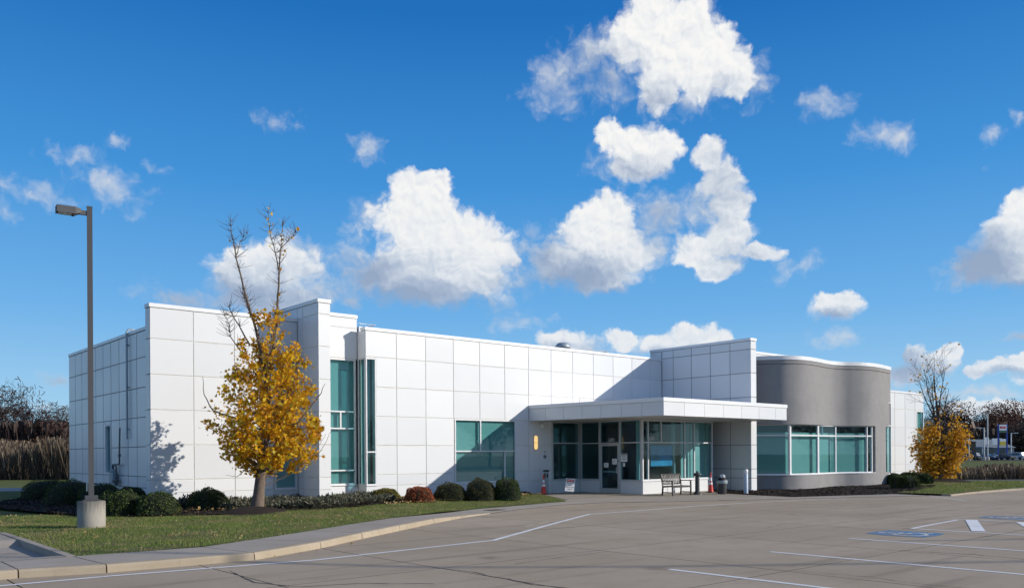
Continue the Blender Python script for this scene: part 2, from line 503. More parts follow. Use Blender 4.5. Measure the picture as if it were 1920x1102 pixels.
M['paint_yellow'] = mat_paint('faint_yellow_paint', (.50, .42, .25), .45)
M['blue'] = mat_paint('worn_blue_paint', (.055, .19, .36), .44)
M['blue_faint'] = mat_paint('faded_blue_paint', (.08, .19, .32), .40)
M['mulch'] = mat_plain('dark_mulch', (.030, .023, .019), .95, var=.4, scale=18, bumpy=.9, spec=.15)
M['bronze'] = mat_plain('dark_bronze_metal', (.066, .068, .074), .7, var=.06, scale=4, spec=.5)
M['black'] = mat_plain('black_painted_metal', (.014, .014, .015), .55, var=.1, scale=5)
M['darkgrey'] = mat_plain('dark_grey_plastic', (.05, .05, .052), .5)
M['red'] = mat_plain('red_orange_plastic', (.62, .045, .03), .5, var=.05)
M['white'] = mat_plain('white_plastic', (.80, .80, .80), .4, var=.02)
M['galv'] = mat_plain('galvanised_pipe', (.34, .38, .42), .45, metal=.3, var=.08)
M['bollard'] = mat_plain('pale_blue_bollard_paint', (.50, .57, .66), .45, var=.06)
M['meter'] = mat_plain('meter_grey_paint', (.30, .36, .37), .5)
M['pipe_dark'] = mat_plain('dark_pipe', (.10, .11, .12), .55)
M['bark'] = mat_plain('grey_brown_bark', (.155, .12, .095), .9, var=.35, scale=14, bumpy=.9, spec=.15)
M['twig'] = mat_plain('dark_twig_bark', (.05, .038, .032), .9, var=.25, scale=10, spec=.15)
M['paper'] = mat_plain('white_paper', (.75, .77, .77), .8, var=.02)
M['poster'] = mat_plain('blue_poster_print', (.03, .33, .60), .5, var=.35, scale=2.2)
M['ink'] = mat_plain('black_ink', (.03, .03, .035), .7)
M['redink'] = mat_plain('red_ink', (.60, .05, .05), .6)
M['sconce'] = mat_emit('lit_amber_diffuser', (1.0, .62, .20), 1.0)
M['lens'] = mat_plain('lamp_lens', (.70, .72, .72), .2)
M['leaf_maple'] = mat_leaf('maple_leaf', [(0, (.46, .18, .010)), (.22, (.82, .40, .012)), (.5, (.90, .54, .014)), (.75, (.90, .68, .03)), (.9, (.62, .54, .06)), (1, (.26, .12, .03))], transl=.45)
M['leaf_gold'] = mat_leaf('golden_leaf', [(0, (.46, .20, .012)), (.4, (.66, .34, .02)), (.8, (.78, .48, .04)), (1, (.80, .58, .18))], transl=.45)
M['leaf_box'] = mat_leaf('boxwood_leaf', [(0, (.012, .024, .007)), (.45, (.032, .058, .012)), (.8, (.085, .13, .024)), (1, (.19, .24, .05))], transl=.12)
M['leaf_box2'] = mat_leaf('sunny_boxwood_leaf', [(0, (.022, .040, .008)), (.5, (.045, .075, .012)), (.85, (.085, .115, .018)), (1, (.16, .13, .03))], transl=.2)
M['leaf_box3'] = mat_leaf('bronze_boxwood_leaf', [(0, (.018, .026, .008)), (.5, (.050, .060, .013)), (.85, (.12, .105, .022)), (1, (.20, .14, .035))], transl=.15)
M['leaf_yel'] = mat_leaf('yellow_green_leaf', [(0, (.12, .115, .015)), (.5, (.20, .19, .022)), (.85, (.21, .17, .025)), (1, (.28, .16, .03))], transl=.25)
M['leaf_red'] = mat_leaf('russet_leaf', [(0, (.20, .040, .014)), (.5, (.40, .090, .028)), (.85, (.52, .16, .05)), (1, (.60, .27, .10))], transl=.25)
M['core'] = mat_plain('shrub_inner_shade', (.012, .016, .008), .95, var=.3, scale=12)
M['juniper'] = mat_leaf('juniper_needle', [(0, (.05, .068, .04)), (.4, (.092, .10, .062)), (.7, (.15, .125, .095)), (1, (.23, .21, .16))], transl=.1)
M['blade'] = mat_leaf('grass_blade', [(0, (.09, .165, .022)), (.45, (.155, .245, .034)), (.70, (.25, .28, .06)), (.88, (.33, .28, .12)), (1, (.42, .36, .20))], transl=.3)
def mat_blade():
    m = M['blade']; t = NT(m.node_tree); p = position(t)
    b = t.n['Principled BSDF']; tl = [n for n in t.n if n.type == 'BSDF_TRANSLUCENT'][0]
    src = b.inputs['Base Color'].links[0].from_socket
    n = t.math('ADD', t.noise(p, .55, 4, .65), t.math('MULTIPLY', t.math('SUBTRACT', t.noise(p, 3.2, 3, .6), .5), .45))
    c = t.mix(t.ramp(n, .47, .66, 0, .78), src, (.34, .27, .135))
    t.put(b.inputs['Base Color'], c); t.put(tl.inputs[0], c)
mat_blade()
M['litter'] = mat_leaf('fallen_leaf', [(0, (.34, .20, .07)), (.5, (.44, .30, .11)), (.8, (.50, .42, .24)), (1, (.30, .16, .07))], transl=.2)
M['reed'] = mat_leaf('dry_reed', [(0, (.085, .06, .042)), (.4, (.15, .108, .070)), (.75, (.23, .17, .115)), (1, (.33, .28, .21))], transl=.25)
M['reed_dark'] = mat_leaf('dark_brush', [(0, (.035, .030, .022)), (.5, (.075, .058, .042)), (.9, (.12, .10, .08)), (1, (.17, .15, .13))], transl=.15)
M['brush'] = mat_leaf('bare_twigs', [(0, (.035, .024, .022)), (.5, (.065, .044, .038)), (1, (.10, .075, .062))], transl=.1)
M['brush_red'] = mat_leaf('russet_oak_leaf', [(0, (.060, .026, .018)), (.5, (.105, .045, .028)), (1, (.16, .078, .045))], transl=.2)
M['asphalt'] = mat_plain('asphalt', (.055, .055, .056), .9, var=.12, scale=3)
M['path'] = mat_plain('pale_path', (.30, .28, .25), .9, var=.1, scale=2)
M['sign_blue'] = mat_plain('blue_sign_post', (.02, .06, .32), .4)
M['sign_yellow'] = mat_plain('yellow_sign', (.65, .50, .05), .5)
M['sign_green'] = mat_plain('green_sign', (.05, .14, .08), .5)
M['house'] = mat_plain('grey_shingle', (.16, .19, .22), .8, var=.1)
M['car_glass'] = mat_plain('car_window', (.02, .025, .03), .1, spec=.8)
M['tyre'] = mat_plain('tyre_rubber', (.02, .02, .02), .8)
M['detect'] = mat_plain('red_tactile_paving', (.19, .055, .06), .8, bumpy=.5)
M['rust'] = mat_plain('dark_soil_edge', (.07, .05, .033), .95, var=.3, scale=10, bumpy=.6)

# ------------------------------------------------------------------ mesh helpers
class MB:
    def __init__(self):
        self.v = []; self.f = []; self.mi = []; self.smooth = []
    def add(self, vs, fs, mi=0, smooth=False):
        b = len(self.v)
        self.v.extend([tuple(p) for p in vs])
        for f in fs:
            self.f.append(tuple(i + b for i in f)); self.mi.append(mi); self.smooth.append(smooth)
        return self
    def box(self, x0, x1, y0, y1, z0, z1, mi=0, mtx=None):
        vs = [Vector(p) for p in ((x0, y0, z0), (x1, y0, z0), (x1, y1, z0), (x0, y1, z0), (x0, y0, z1), (x1, y0, z1), (x1, y1, z1), (x0, y1, z1))]
        if mtx is not None:
            vs = [mtx @ p for p in vs]
        return self.add(vs, [(0, 3, 2, 1), (4, 5, 6, 7), (0, 1, 5, 4), (1, 2, 6, 5), (2, 3, 7, 6), (3, 0, 4, 7)], mi)
    def beam(self, a, b, w, h, mi=0, up=(0, 0, 1)):
        a, b = Vector(a), Vector(b); d = b - a; L = d.length; d.normalize()
        u = Vector(up)
        if abs(d.dot(u)) > .98: u = Vector((1, 0, 0))
        s = d.cross(u).normalized(); u = s.cross(d)
        m = Matrix(((s.x, d.x, u.x, a.x), (s.y, d.y, u.y, a.y), (s.z, d.z, u.z, a.z), (0, 0, 0, 1)))
        return self.box(-w / 2, w / 2, 0, L, -h / 2, h / 2, mi, m)
    def prism(self, poly, z0, z1, mi=0, top=True, bottom=True, side=None):
        area = sum(poly[i][0] * poly[(i + 1) % len(poly)][1] - poly[(i + 1) % len(poly)][0] * poly[i][1] for i in range(len(poly)))
        if area < 0: poly = poly[::-1]
        n = len(poly)
        z0s = z0 if isinstance(z0, (list, tuple)) else [z0] * n
        vs = [(p[0], p[1], z0s[i]) for i, p in enumerate(poly)] + [(p[0], p[1], z1) for p in poly]
        fs = [(i, (i + 1) % n, n + (i + 1) % n, n + i) for i in range(n)]
        k = len(self.f)
        if top: fs.append(tuple(range(n, 2 * n)))
        if bottom: fs.append(tuple(range(n - 1, -1, -1)))
        self.add(vs, fs, mi)
        if side is not None:
            for i in range(n): self.mi[k + i] = side
        return self
    def tube(self, pts, rad, sides=6, mi=0, cap=True, smooth=True):
        pts = [Vector(p) for p in pts]
        if not isinstance(rad, (list, tuple)): rad = [rad] * len(pts)
        rings = []; u = None
        for i, p in enumerate(pts):
            d = (pts[min(i + 1, len(pts) - 1)] - pts[max(i - 1, 0)]).normalized()
            if u is None:
                u = d.orthogonal().normalized()
            u = (u - d * u.dot(d)).normalized(); w = d.cross(u)
            rings.append([p + (u * math.cos(a) + w * math.sin(a)) * rad[i] for a in [2 * math.pi * k / sides for k in range(sides)]])
        vs = [q for r in rings for q in r]
        fs = [(i * sides + k, i * sides + (k + 1) % sides, (i + 1) * sides + (k + 1) % sides, (i + 1) * sides + k) for i in range(len(pts) - 1) for k in range(sides)]
        self.add(vs, fs, mi, smooth)
        if cap:
            self.add(rings[0], [tuple(range(sides - 1, -1, -1))], mi); self.add(rings[-1], [tuple(range(sides))], mi)
        return self
    def lathe(self, prof, c=(0, 0, 0), sides=20, mi=0, smooth=True):
        vs = []; n = len(prof)
        for r, z in prof:
            vs += [(c[0] + r * math.cos(2 * math.pi * k / sides), c[1] + r * math.sin(2 * math.pi * k / sides), c[2] + z) for k in range(sides)]
        fs = [(i * sides + k, i * sides + (k + 1) % sides, (i + 1) * sides + (k + 1) % sides, (i + 1) * sides + k) for i in range(n - 1) for k in range(sides)]
        self.add(vs, fs, mi, smooth)
        if prof[-1][0] > 1e-4: self.add(vs[-sides:], [tuple(range(sides))], mi)
        if prof[0][0] > 1e-4: self.add(vs[:sides], [tuple(range(sides - 1, -1, -1))], mi)
        return self
    def mesh(self, name, mats):
        me = bpy.data.meshes.new(name)
        me.from_pydata(self.v, [], self.f)
        for m in (mats if isinstance(mats, (list, tuple)) else [mats]):
            me.materials.append(M[m] if isinstance(m, str) else m)
        me.polygons.foreach_set('material_index', self.mi)
        me.polygons.foreach_set('use_smooth', self.smooth)
        me.update()
        return me

def np_mesh(name, verts, faces_n, mats, mi=None):
    """verts (N, k, 3): one polygon of k corners per row"""
    me = bpy.data.meshes.new(name)
    n, k = verts.shape[:2]
    me.vertices.add(n * k); me.vertices.foreach_set('co', verts.reshape(-1).astype(np.float32))
    me.loops.add(n * k); me.loops.foreach_set('vertex_index', np.arange(n * k, dtype=np.int32))
    me.polygons.add(n); me.polygons.foreach_set('loop_start', np.arange(0, n * k, k, dtype=np.int32))
    me.polygons.foreach_set('loop_total', np.full(n, k, dtype=np.int32))
    for m in (mats if isinstance(mats, (list, tuple)) else [mats]):
        me.materials.append(M[m] if isinstance(m, str) else m)
    if mi is not None: me.polygons.foreach_set('material_index', mi.astype(np.int32))
    me.update(calc_edges=True); me.validate()
    return me

def link(name, me, parent=None, loc=None, bevel=0.0):
    o = bpy.data.objects.new(name, me)
    COL.objects.link(o)
    if parent is not None: o.parent = parent
    if loc is not None: o.location = loc
    if bevel:
        b = o.modifiers.new('bevel', 'BEVEL'); b.width = bevel; b.segments = 2; b.limit_method = 'ANGLE'
    return o
def obj(name, mb, mats, parent=None, loc=None, bevel=0.0):
    return link(name, mb.mesh(name, mats), parent, loc, bevel)
def thing(name, label, cat, loc=(0, 0, 0), rz=0.0, group=None):
    o = bpy.data.objects.new(name, None); COL.objects.link(o)
    o.empty_display_size = .3
    o.location = loc; o.rotation_euler = (0, 0, rz)
    return tag(o, label, cat, group)
def tag(o, label, cat, group=None):
    o['label'] = label; o['category'] = cat
    if group: o['group'] = group
    return o
def kind(o, k, label=None):
    o['kind'] = k
    if label: o['label'] = label
    return o
def copy_tree(o, parent=None):
    c = o.copy(); COL.objects.link(c)
    if parent is not None: c.parent = parent
    for ch in list(o.children): copy_tree(ch, c)
    return c
def text_part(name, s, size, mtx, material, parent, depth=.002, align='CENTER'):
    cu = bpy.data.curves.new(name, 'FONT'); cu.body = s; cu.size = size; cu.extrude = depth
    cu.align_x = align; cu.align_y = 'CENTER'; cu.resolution_u = 2
    tmp = bpy.data.objects.new(name, cu)
    me = bpy.data.meshes.new_from_object(tmp)
    bpy.data.objects.remove(tmp); bpy.data.curves.remove(cu)
    me.transform(mtx); me.materials.clear(); me.materials.append(M[material])
    return link(name, me, parent)
def clip_poly(poly, x0, x1, y0, y1):
    for ax, lim, sgn in ((0, x0, 1), (0, x1, -1), (1, y0, 1), (1, y1, -1)):
        out = []
        for i in range(len(poly)):
            a, b = poly[i], poly[(i + 1) % len(poly)]
            da, db = (a[ax] - lim) * sgn, (b[ax] - lim) * sgn
            if da >= 0: out.append(a)
            if (da >= 0) != (db >= 0):
                s = da / (da - db); out.append((a[0] + (b[0] - a[0]) * s, a[1] + (b[1] - a[1]) * s))
        poly = out
        if len(poly) < 3: return []
    return poly
def inside(poly, x, y):
    x = np.asarray(x); y = np.asarray(y); r = np.zeros(x.shape, bool)
    for i in range(len(poly)):
        (x1, y1), (x2, y2) = poly[i], poly[i - 1]
        c = ((y1 > y) != (y2 > y)) & (x < (x2 - x1) * (y - y1) / ((y2 - y1) or 1e-9) + x1)
        r ^= c
    return r
def wd(w, lat):
    """ground point at forward distance w and sideways offset lat from where the camera stands"""
    p = Fv * w + R0 * lat
    return (p.x, p.y)

# ------------------------------------------------------------------ ground, roads, lawns
gb = MB().add([(-900, -900, -.06), (900, -900, -.06), (900, 900, -.06), (-900, 900, -.06)], [(0, 1, 2, 3)])
kind(obj('ground', gb, 'lawn'), 'structure')
lot_outline = [(-16, -14), (62, -14), (62, 15.9), (38.8, 16.2), (38.9, 20), (38, 27), (26, 31), (20, 28), (4, 22), (-16, 22)]
lot = kind(obj('parking_lot', MB().prism(lot_outline, -.05, -.014), 'lot_under'), 'structure')
us = [-16, -12.6, -8.8, -5.0, -1.2, 2.68, 5.6, 8.5, 12.4, 16.55, 20.8, 25.0, 29.2, 33.4, 37.6, 41.8, 46, 50.2, 54.4, 58.6, 62]
vs_ = [-14, -9.4, -4.9, -.6, 3.5, 7.55, 11.75, 16.0, 20.3, 24.6, 31]
cache = {}
for i in range(len(us) - 1):
    for j in range(len(vs_) - 1):
        p = clip_poly(lot_outline, us[i] + .012, us[i + 1] - .012, vs_[j] + .012, vs_[j + 1] - .012)
        if len(p) >= 3:
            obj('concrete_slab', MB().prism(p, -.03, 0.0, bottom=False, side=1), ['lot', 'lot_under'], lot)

def strip(pts, w, z, h=.004):
    mb = MB()
    for a, b in zip(pts[:-1], pts[1:]):
        a, b = Vector((*a, 0)), Vector((*b, 0)); d = (b - a).normalized(); s = Vector((-d.y, d.x, 0)) * w / 2
        e = d * w * .12
        mb.add([(a - e - s) + Vector((0, 0, z)), (b + e - s) + Vector((0, 0, z)), (b + e + s) + Vector((0, 0, z)), (a - e + s) + Vector((0, 0, z))], [(0, 1, 2, 3)])
        z += .0006
    return mb
def poly_sheet(pts, z):
    mb = MB()
    area = sum(pts[i][0] * pts[(i + 1) % len(pts)][1] - pts[(i + 1) % len(pts)][0] * pts[i][1] for i in range(len(pts)))
    if area < 0: pts = pts[::-1]
    return mb.add([(x, y, z) for x, y in pts], [tuple(range(len(pts)))])
PZ = .005
obj('painted_line', strip([(-6, 14.9), (2.47, 14.7), (3.96, 14.67), (7.52, 14.25), (12.13, 14.73)], .11, PZ), 'paint', lot)
obj('painted_line', strip([(12.13, 14.73), (15.9, 16.9), (19.62, 18.97)], .12, PZ), 'paint', lot)
obj('painted_line', strip([(19.62, 18.97), (22.01, 18.95), (25.23, 19.1), (28.3, 18.85), (31.46, 18.35), (33.5, 17.6)], .12, PZ), 'paint', lot)
obj('painted_line', strip([(31.5, 18.2), (33.9, 16.6)], .16, PZ + .004), 'paint_faint', lot)
for x, y0, y1 in ((11.2, 8.97, -2), (14.62, 9.22, -1), (18.14, 9.44, -1), (21.6, 9.55, -.5)):
    obj('painted_line', strip([(x, y0), (x + .25, y1)], .11, PZ), 'paint', lot)
obj('painted_line', strip([(21.6, 9.6), (25.25, 9.93), (25.5, 9.66), (25.6, 7.0), (25.7, 0)], .10, PZ), 'paint', lot)
obj('painted_line', strip([(25.40, 9.62), (21.95, 8.15)], .30, PZ + .004), 'paint', lot)
obj('painted_line', strip([(25.50, 8.35), (21.9, 6.7)], .30, PZ + .004), 'paint', lot)
obj('painted_line', strip([(25.6, 6.9), (21.9, 5.2)], .30, PZ + .004), 'paint', lot)
obj('painted_line', strip([(28.2, 9.7), (28.35, 4)], .10, PZ), 'paint_faint', lot)
obj('painted_line', strip([(37.61, 15.9), (35.42, 13.6)], .14, PZ), 'paint_faint', lot)
obj('yellow_painted_mark', strip([(15.02, 16.95), (16.7, 17.7)], .16, PZ), 'paint_yellow', lot)

def crack(pts, w0=.022):
    P_ = []
    for a, b in zip(pts[:-1], pts[1:]):
        n = max(2, int(math.dist(a, b) / .22))
        for i in range(n):
            s = i / n; P_.append((a[0] + (b[0] - a[0]) * s + rng.normal() * .018, a[1] + (b[1] - a[1]) * s + rng.normal() * .018))
    P_.append(pts[-1])
    mb = MB()
    for i, (a, b) in enumerate(zip(P_[:-1], P_[1:])):
        d = Vector((b[0] - a[0], b[1] - a[1])).normalized(); s = Vector((-d.y, d.x)) * w0 * rng.uniform(.15, .55)
        mb.add([(a[0] - s.x, a[1] - s.y, .0035), (b[0] - s.x, b[1] - s.y, .0035), (b[0] + s.x, b[1] + s.y, .0035), (a[0] + s.x, a[1] + s.y, .0035)], [(0, 1, 2, 3)])
    return obj('crack', mb, 'lot_under', lot)
crack([(5.7, 13.9), (5.45, 12.4), (5.8, 11.5), (6.6, 11.2), (7.4, 10.4)], .04)
crack([(9.77, 11.26), (10.55, 11.4), (12.4, 11.45)], .02)
crack([(8.45, 11.9), (8.6, 11.0), (8.42, 9.3), (8.9, 7.6)], .035)
crack([(12.4, 8.3), (12.75, 6.3), (12.6, 5.4), (12.9, 4)], .02)
crack([(16.65, 7.63), (16.95, 6.4), (16.8, 5.2)], .03)
crack([(19.2, 12.2), (20.7, 12.6), (23, 12.4)], .02)
crack([(13.2, 17.2), (14.1, 15.6), (14.0, 13.9), (14.9, 12.2)], .014)
crack([(24, 15.4), (26.5, 14.6), (28.8, 15.2)], .02)
def wheelchair(cx, cy, rz, s, parent, m1, m2):
    c, s_ = math.cos(rz), math.sin(rz)
    T = lambda x, y: (cx + (c * x - s_ * y) * s, cy + (s_ * x + c * y) * s)
    patch = [T(x, y) for x, y in ((-.62, -.66), (-.2, -.72), (.35, -.68), (.66, -.6), (.7, 0), (.62, .66), (.1, .7), (-.55, .64), (-.68, .1))]
    o = obj('accessible_parking_symbol', poly_sheet(patch, PZ), m1, parent)
    mb = MB(); z = PZ + .004
    n = 22
    for k in range(n):
        a0, a1 = math.radians(120 + 250 * k / n), math.radians(120 + 250 * (k + 1) / n)
        q = [T(-.08 + r * math.cos(a), -.16 + r * math.sin(a)) for r, a in ((.30, a0), (.38, a0), (.38, a1), (.30, a1))]
        mb.add([(x, y, z) for x, y in q], [(0, 1, 2, 3)])
    def seg(a, b, w):
        a, b = Vector(a), Vector(b); d = (b - a).normalized(); nn = Vector((-d.y, d.x)) * w / 2
        mb.add([(*T(*(a - nn)), z + .002), (*T(*(b - nn)), z + .002), (*T(*(b + nn)), z + .002), (*T(*(a + nn)), z + .002)], [(0, 1, 2, 3)])
    seg((-.08, .34), (-.05, -.08), .10); seg((-.05, -.06), (.24, -.08), .10); seg((.24, -.08), (.38, -.42), .10); seg((.38, -.40), (.5, -.38), .09); seg((-.06, .14), (.2, .12), .07)
    hd = [T(-.09 + .085 * math.cos(a), .48 + .085 * math.sin(a)) for a in [2 * math.pi * k / 10 for k in range(10)]]
    mb.add([(x, y, z) for x, y in hd], [tuple(range(10))])
    obj('painted_figure', mb, m2, parent)
wheelchair(20.1, 9.1, math.radians(0), 1.05, lot, 'blue', 'paint_faint')
wheelchair(27.0, 9.15, math.radians(0), 1.05, lot, 'blue_faint', 'paint_faint')

# pavement beside the drive: kerb stones and walk slabs, sinking to the drive at the entrance
PAIRS = [((-8, 15.75), (-8, 16.9), .14), ((-2, 15.65), (-2, 16.9), .14), ((.95, 15.6), (.95, 16.9), .14), ((2.85, 15.45), (2.85, 16.9), .14), ((4.09, 15.14), (3.97, 16.85), .14),
         ((6.64, 15.05), (6.3, 16.75), .14), ((8.51, 16.0), (7.74, 17.48), .14), ((10.18, 17.15), (9.6, 18.55), .14), ((11.97, 18.3), (11.3, 19.55), .14),
         ((13.97, 19.6), (13.3, 20.75), .13), ((15.77, 20.65), (15.2, 21.8), .07), ((17.6, 21.5), (16.9, 22.75), .02), ((19.6, 22.35), (18.5, 23.5), .014), ((22.5, 23.2), (22.0, 24.2), .014), ((25, 22.9), (25.2, 25.6), .014)]
walk = kind(obj('pavement', MB().prism([p[0] for p in PAIRS[:12]] + [p[1] for p in PAIRS[11::-1]], -.04, -.02), 'lot_under'), 'structure')
KW = .20
for (a0, b0, z0), (a1, b1, z1) in zip(PAIRS[:-1], PAIRS[1:]):
    A0, B0, A1, B1 = (Vector((*q, 0)) for q in (a0, b0, a1, b1))
    d = (A1 - A0).normalized(); g = d * .011
    A0 += g; A1 -= g; B0 += g; B1 -= g
    i0 = A0 + (B0 - A0).normalized() * KW; i1 = A1 + (B1 - A1).normalized() * KW
    s = (B0 - A0).normalized() * .035
    if z0 > .03:
        # battered, rounded kerb stone
        vs = []
        for (A, i_, z) in ((A0, i0, z0), (A1, i1, max(z1, .016))):
            vs += [A + Vector((0, 0, -.05)), A + s * .3 + Vector((0, 0, z * .72)), A + s + Vector((0, 0, z * .95)), A + s * 2 + Vector((0, 0, z)), i_ + Vector((0, 0, z)), i_ + Vector((0, 0, -.05))]
        fs = [(k, k + 6, (k + 1) % 6 + 6, (k + 1) % 6) for k in range(6)] + [(0, 1, 2, 3, 4, 5), (11, 10, 9, 8, 7, 6)]
        obj('kerb_stone', MB().add(vs, fs), 'kerb', walk)
        i0 = i0 + s * .15; i1 = i1 + s * .15
    else:
        i0, i1 = A0, A1
    zt0, zt1 = z0 - .002, max(z1, .014) - .002
    vs = [Vector((p.x, p.y, -.05)) for p in (i0, i1, B1, B0)] + [Vector((i0.x, i0.y, zt0)), Vector((i1.x, i1.y, zt1)), Vector((B1.x, B1.y, zt1)), Vector((B0.x, B0.y, zt0))]
    wsl = MB().add(vs, [(0, 1, 5, 4), (1, 2, 6, 5), (2, 3, 7, 6), (3, 0, 4, 7)], 1)
    wsl.f.append((4, 5, 6, 7)); wsl.mi.append(0); wsl.smooth.append(False)
    obj('walk_slab', wsl, ['walk', 'lot_under'], walk)
# cross walk that dips in a ramp beside the lawn edge
def sm(a, b, x):
    t = max(0, min(1, (x - a) / (b - a))); return t * t * (3 - 2 * t)
mb = MB(); nx, ny = 14, 40
xs = np.linspace(-8, 3.88, nx); ys = np.linspace(16.91, 23.2, ny)
def rz_(x, y):
    return .138 - .125 * sm(16.95, 18.4, y) * (1 - sm(20.7, 21.1, y)) * sm(-1.5, 1.2, x) * (1.0)
mb.add([(x, y, rz_(x, y)) for y in ys for x in xs], [(j * nx + i, j * nx + i + 1, (j + 1) * nx + i + 1, (j + 1) * nx + i) for j in range(ny - 1) for i in range(nx - 1)], smooth=True)
obj('ramp_slab', mb, 'walk', walk)
vs = []
for y, z in ((16.9, .141), (18.4, .150), (20.9, .155), (23.3, .150)):
    vs += [(3.885, y, -.03), (3.885, y, z), (4.03, y, z), (4.03, y, -.03)]
obj('ramp_kerb', MB().add(vs, [(4 * i + k, 4 * i + (k + 1) % 4, 4 * i + 4 + (k + 1) % 4, 4 * i + 4 + k) for i in range(3) for k in range(4)] + [(0, 1, 2, 3)]), 'walk', walk)
obj('tactile_strip', MB().box(1.2, 2.55, 17.0, 17.7, .139, .146), 'detect', walk)
# tactile domes
# small drain grille on the walk
gr = MB().box(18.35, 19.0, 22.35, 22.85, .014, .022)
for k in range(8):
    gr.box(18.40, 18.95, 22.39 + k * .056, 22.41 + k * .056, .022, .027)
obj('drain_grille', gr, 'rust', walk)

apron_poly = [(25, 22.9), (26.6, 21.75), (31, 19.6), (38.3, 16.25), (38.75, 17.9), (33.2, 19.9), (33.7, 22.6), (34.2, 24.5), (36.4, 26.6), (36.4, 31), (27.4, 31), (27.4, 29.6), (25.2, 25.6)]
apron = kind(obj('entrance_apron', MB().prism(apron_poly, -.04, -.002), 'lot_under'), 'structure')
for i in range(5):
    for j in range(6):
        p = clip_poly(apron_poly, 24.2 + i * 3 + .007, 27.2 + i * 3 - .007, 15.2 + j * 3 + .007, 18.2 + j * 3 - .007)
        if len(p) >= 3:
            obj('apron_slab', MB().prism(p, -.002, .012, bottom=False, side=1), ['walk', 'lot_under'], apron)

LAWN = [(-30, 23.3), (4.03, 23.3), (4.03, 16.95), (4.25, 16.8), (5.17, 16.78), (6.32, 16.78), (7.76, 17.5), (9.6, 18.58), (11.3, 19.58), (13.3, 20.78), (15.2, 21.83), (16.9, 22.78), (18.5, 23.53), (22, 24.22), (24.2, 24.7), (25.0, 25.7), (27.3, 29.6), (27.3, 30.6), (28, 48), (-30, 60)]
def lawn_z(x, y):
    x = np.asarray(x, float); y = np.asarray(y, float)
    edge = np.clip((x - 12.5) / 6.0, 0, 1)
    base = .135 - .11 * edge
    back = np.clip((y - (17.5 + .55 * (x - 8))) / 4.0, 0, 1)
    return base + .06 * back * edge + .012 * np.sin(x * 1.3) * np.cos(y * 1.1)
def sheet_grid(poly, step, zf, name, m, k):
    xs0 = [p[0] for p in poly]; ys0 = [p[1] for p in poly]
    mb = MB(); idx = {}
    nx = int((max(xs0) - min(xs0)) / step) + 1; ny = int((max(ys0) - min(ys0)) / step) + 1
    for i in range(nx):
        for j in range(ny):
            p = clip_poly(poly, min(xs0) + i * step, min(xs0) + (i + 1) * step, min(ys0) + j * step, min(ys0) + (j + 1) * step)
            if len(p) < 3: continue
            ar = sum(p[a][0] * p[(a + 1) % len(p)][1] - p[(a + 1) % len(p)][0] * p[a][1] for a in range(len(p)))
            if abs(ar) < 1e-5: continue
            if ar < 0: p = p[::-1]
            f = []
            for q in p:
                key = (round(q[0], 3), round(q[1], 3))
                if key not in idx:
                    idx[key] = len(mb.v); mb.v.append((q[0], q[1], float(zf(q[0], q[1]))))
                if idx[key] not in f: f.append(idx[key])
            if len(f) > 2:
                mb.f.append(tuple(f)); mb.mi.append(0); mb.smooth.append(True)
    return kind(obj(name, mb, m), k)
sheet_grid(LAWN, 1.0, lawn_z, 'lawn', 'lawn', 'structure')
RLAWN = [(38.78, 17.9), (38.7, 15.6), (42.25, 15.85), (47.1, 15.6), (60, 14.7), wd(54.6, 44), wd(54.6, 15.5), (54, 26), (49, 24), (44, 18.8), (40.5, 17.8)]
def rl_z(x, y): return .06 + .03 * math.sin(x * .5)
sheet_grid(RLAWN, 1.5, rl_z, 'side_lawn', 'lawn', 'structure')
rk = [(38.62, 15.45), (40.4, 15.6), (42.2, 15.68), (44.6, 15.62), (47.1, 15.42), (49.6, 15.25), (52.1, 15.08), (54.6, 14.9), (58, 14.65)]
rkw = kind(obj('side_kerb_bed', MB().prism([(p[0], p[1] + .03) for p in rk] + [(p[0], p[1] + .4) for p in rk[::-1]], -.04, -.02), 'lot_under'), 'structure')
for a, b in zip(rk[:-1], rk[1:]):
    obj('kerb_stone', MB().prism([(a[0] + .008, a[1]), (b[0] - .008, b[1]), (b[0] - .008, b[1] + .42), (a[0] + .008, a[1] + .42)], -.03, .07), 'kerb', rkw, bevel=.02)
# road round the back on the right, path across the grass on the left
rd = kind(obj('side_road', MB().prism([wd(54.8, 15), wd(54.8, 90), wd(58.8, 90), wd(58.8, 15)], -.055, -.012), 'asphalt'), 'structure')
kind(obj('path', MB().prism([wd(44.6, -90), wd(45.2, -24), wd(49.5, -24.5), wd(50.5, -90)], -.05, .17), 'path'), 'structure')

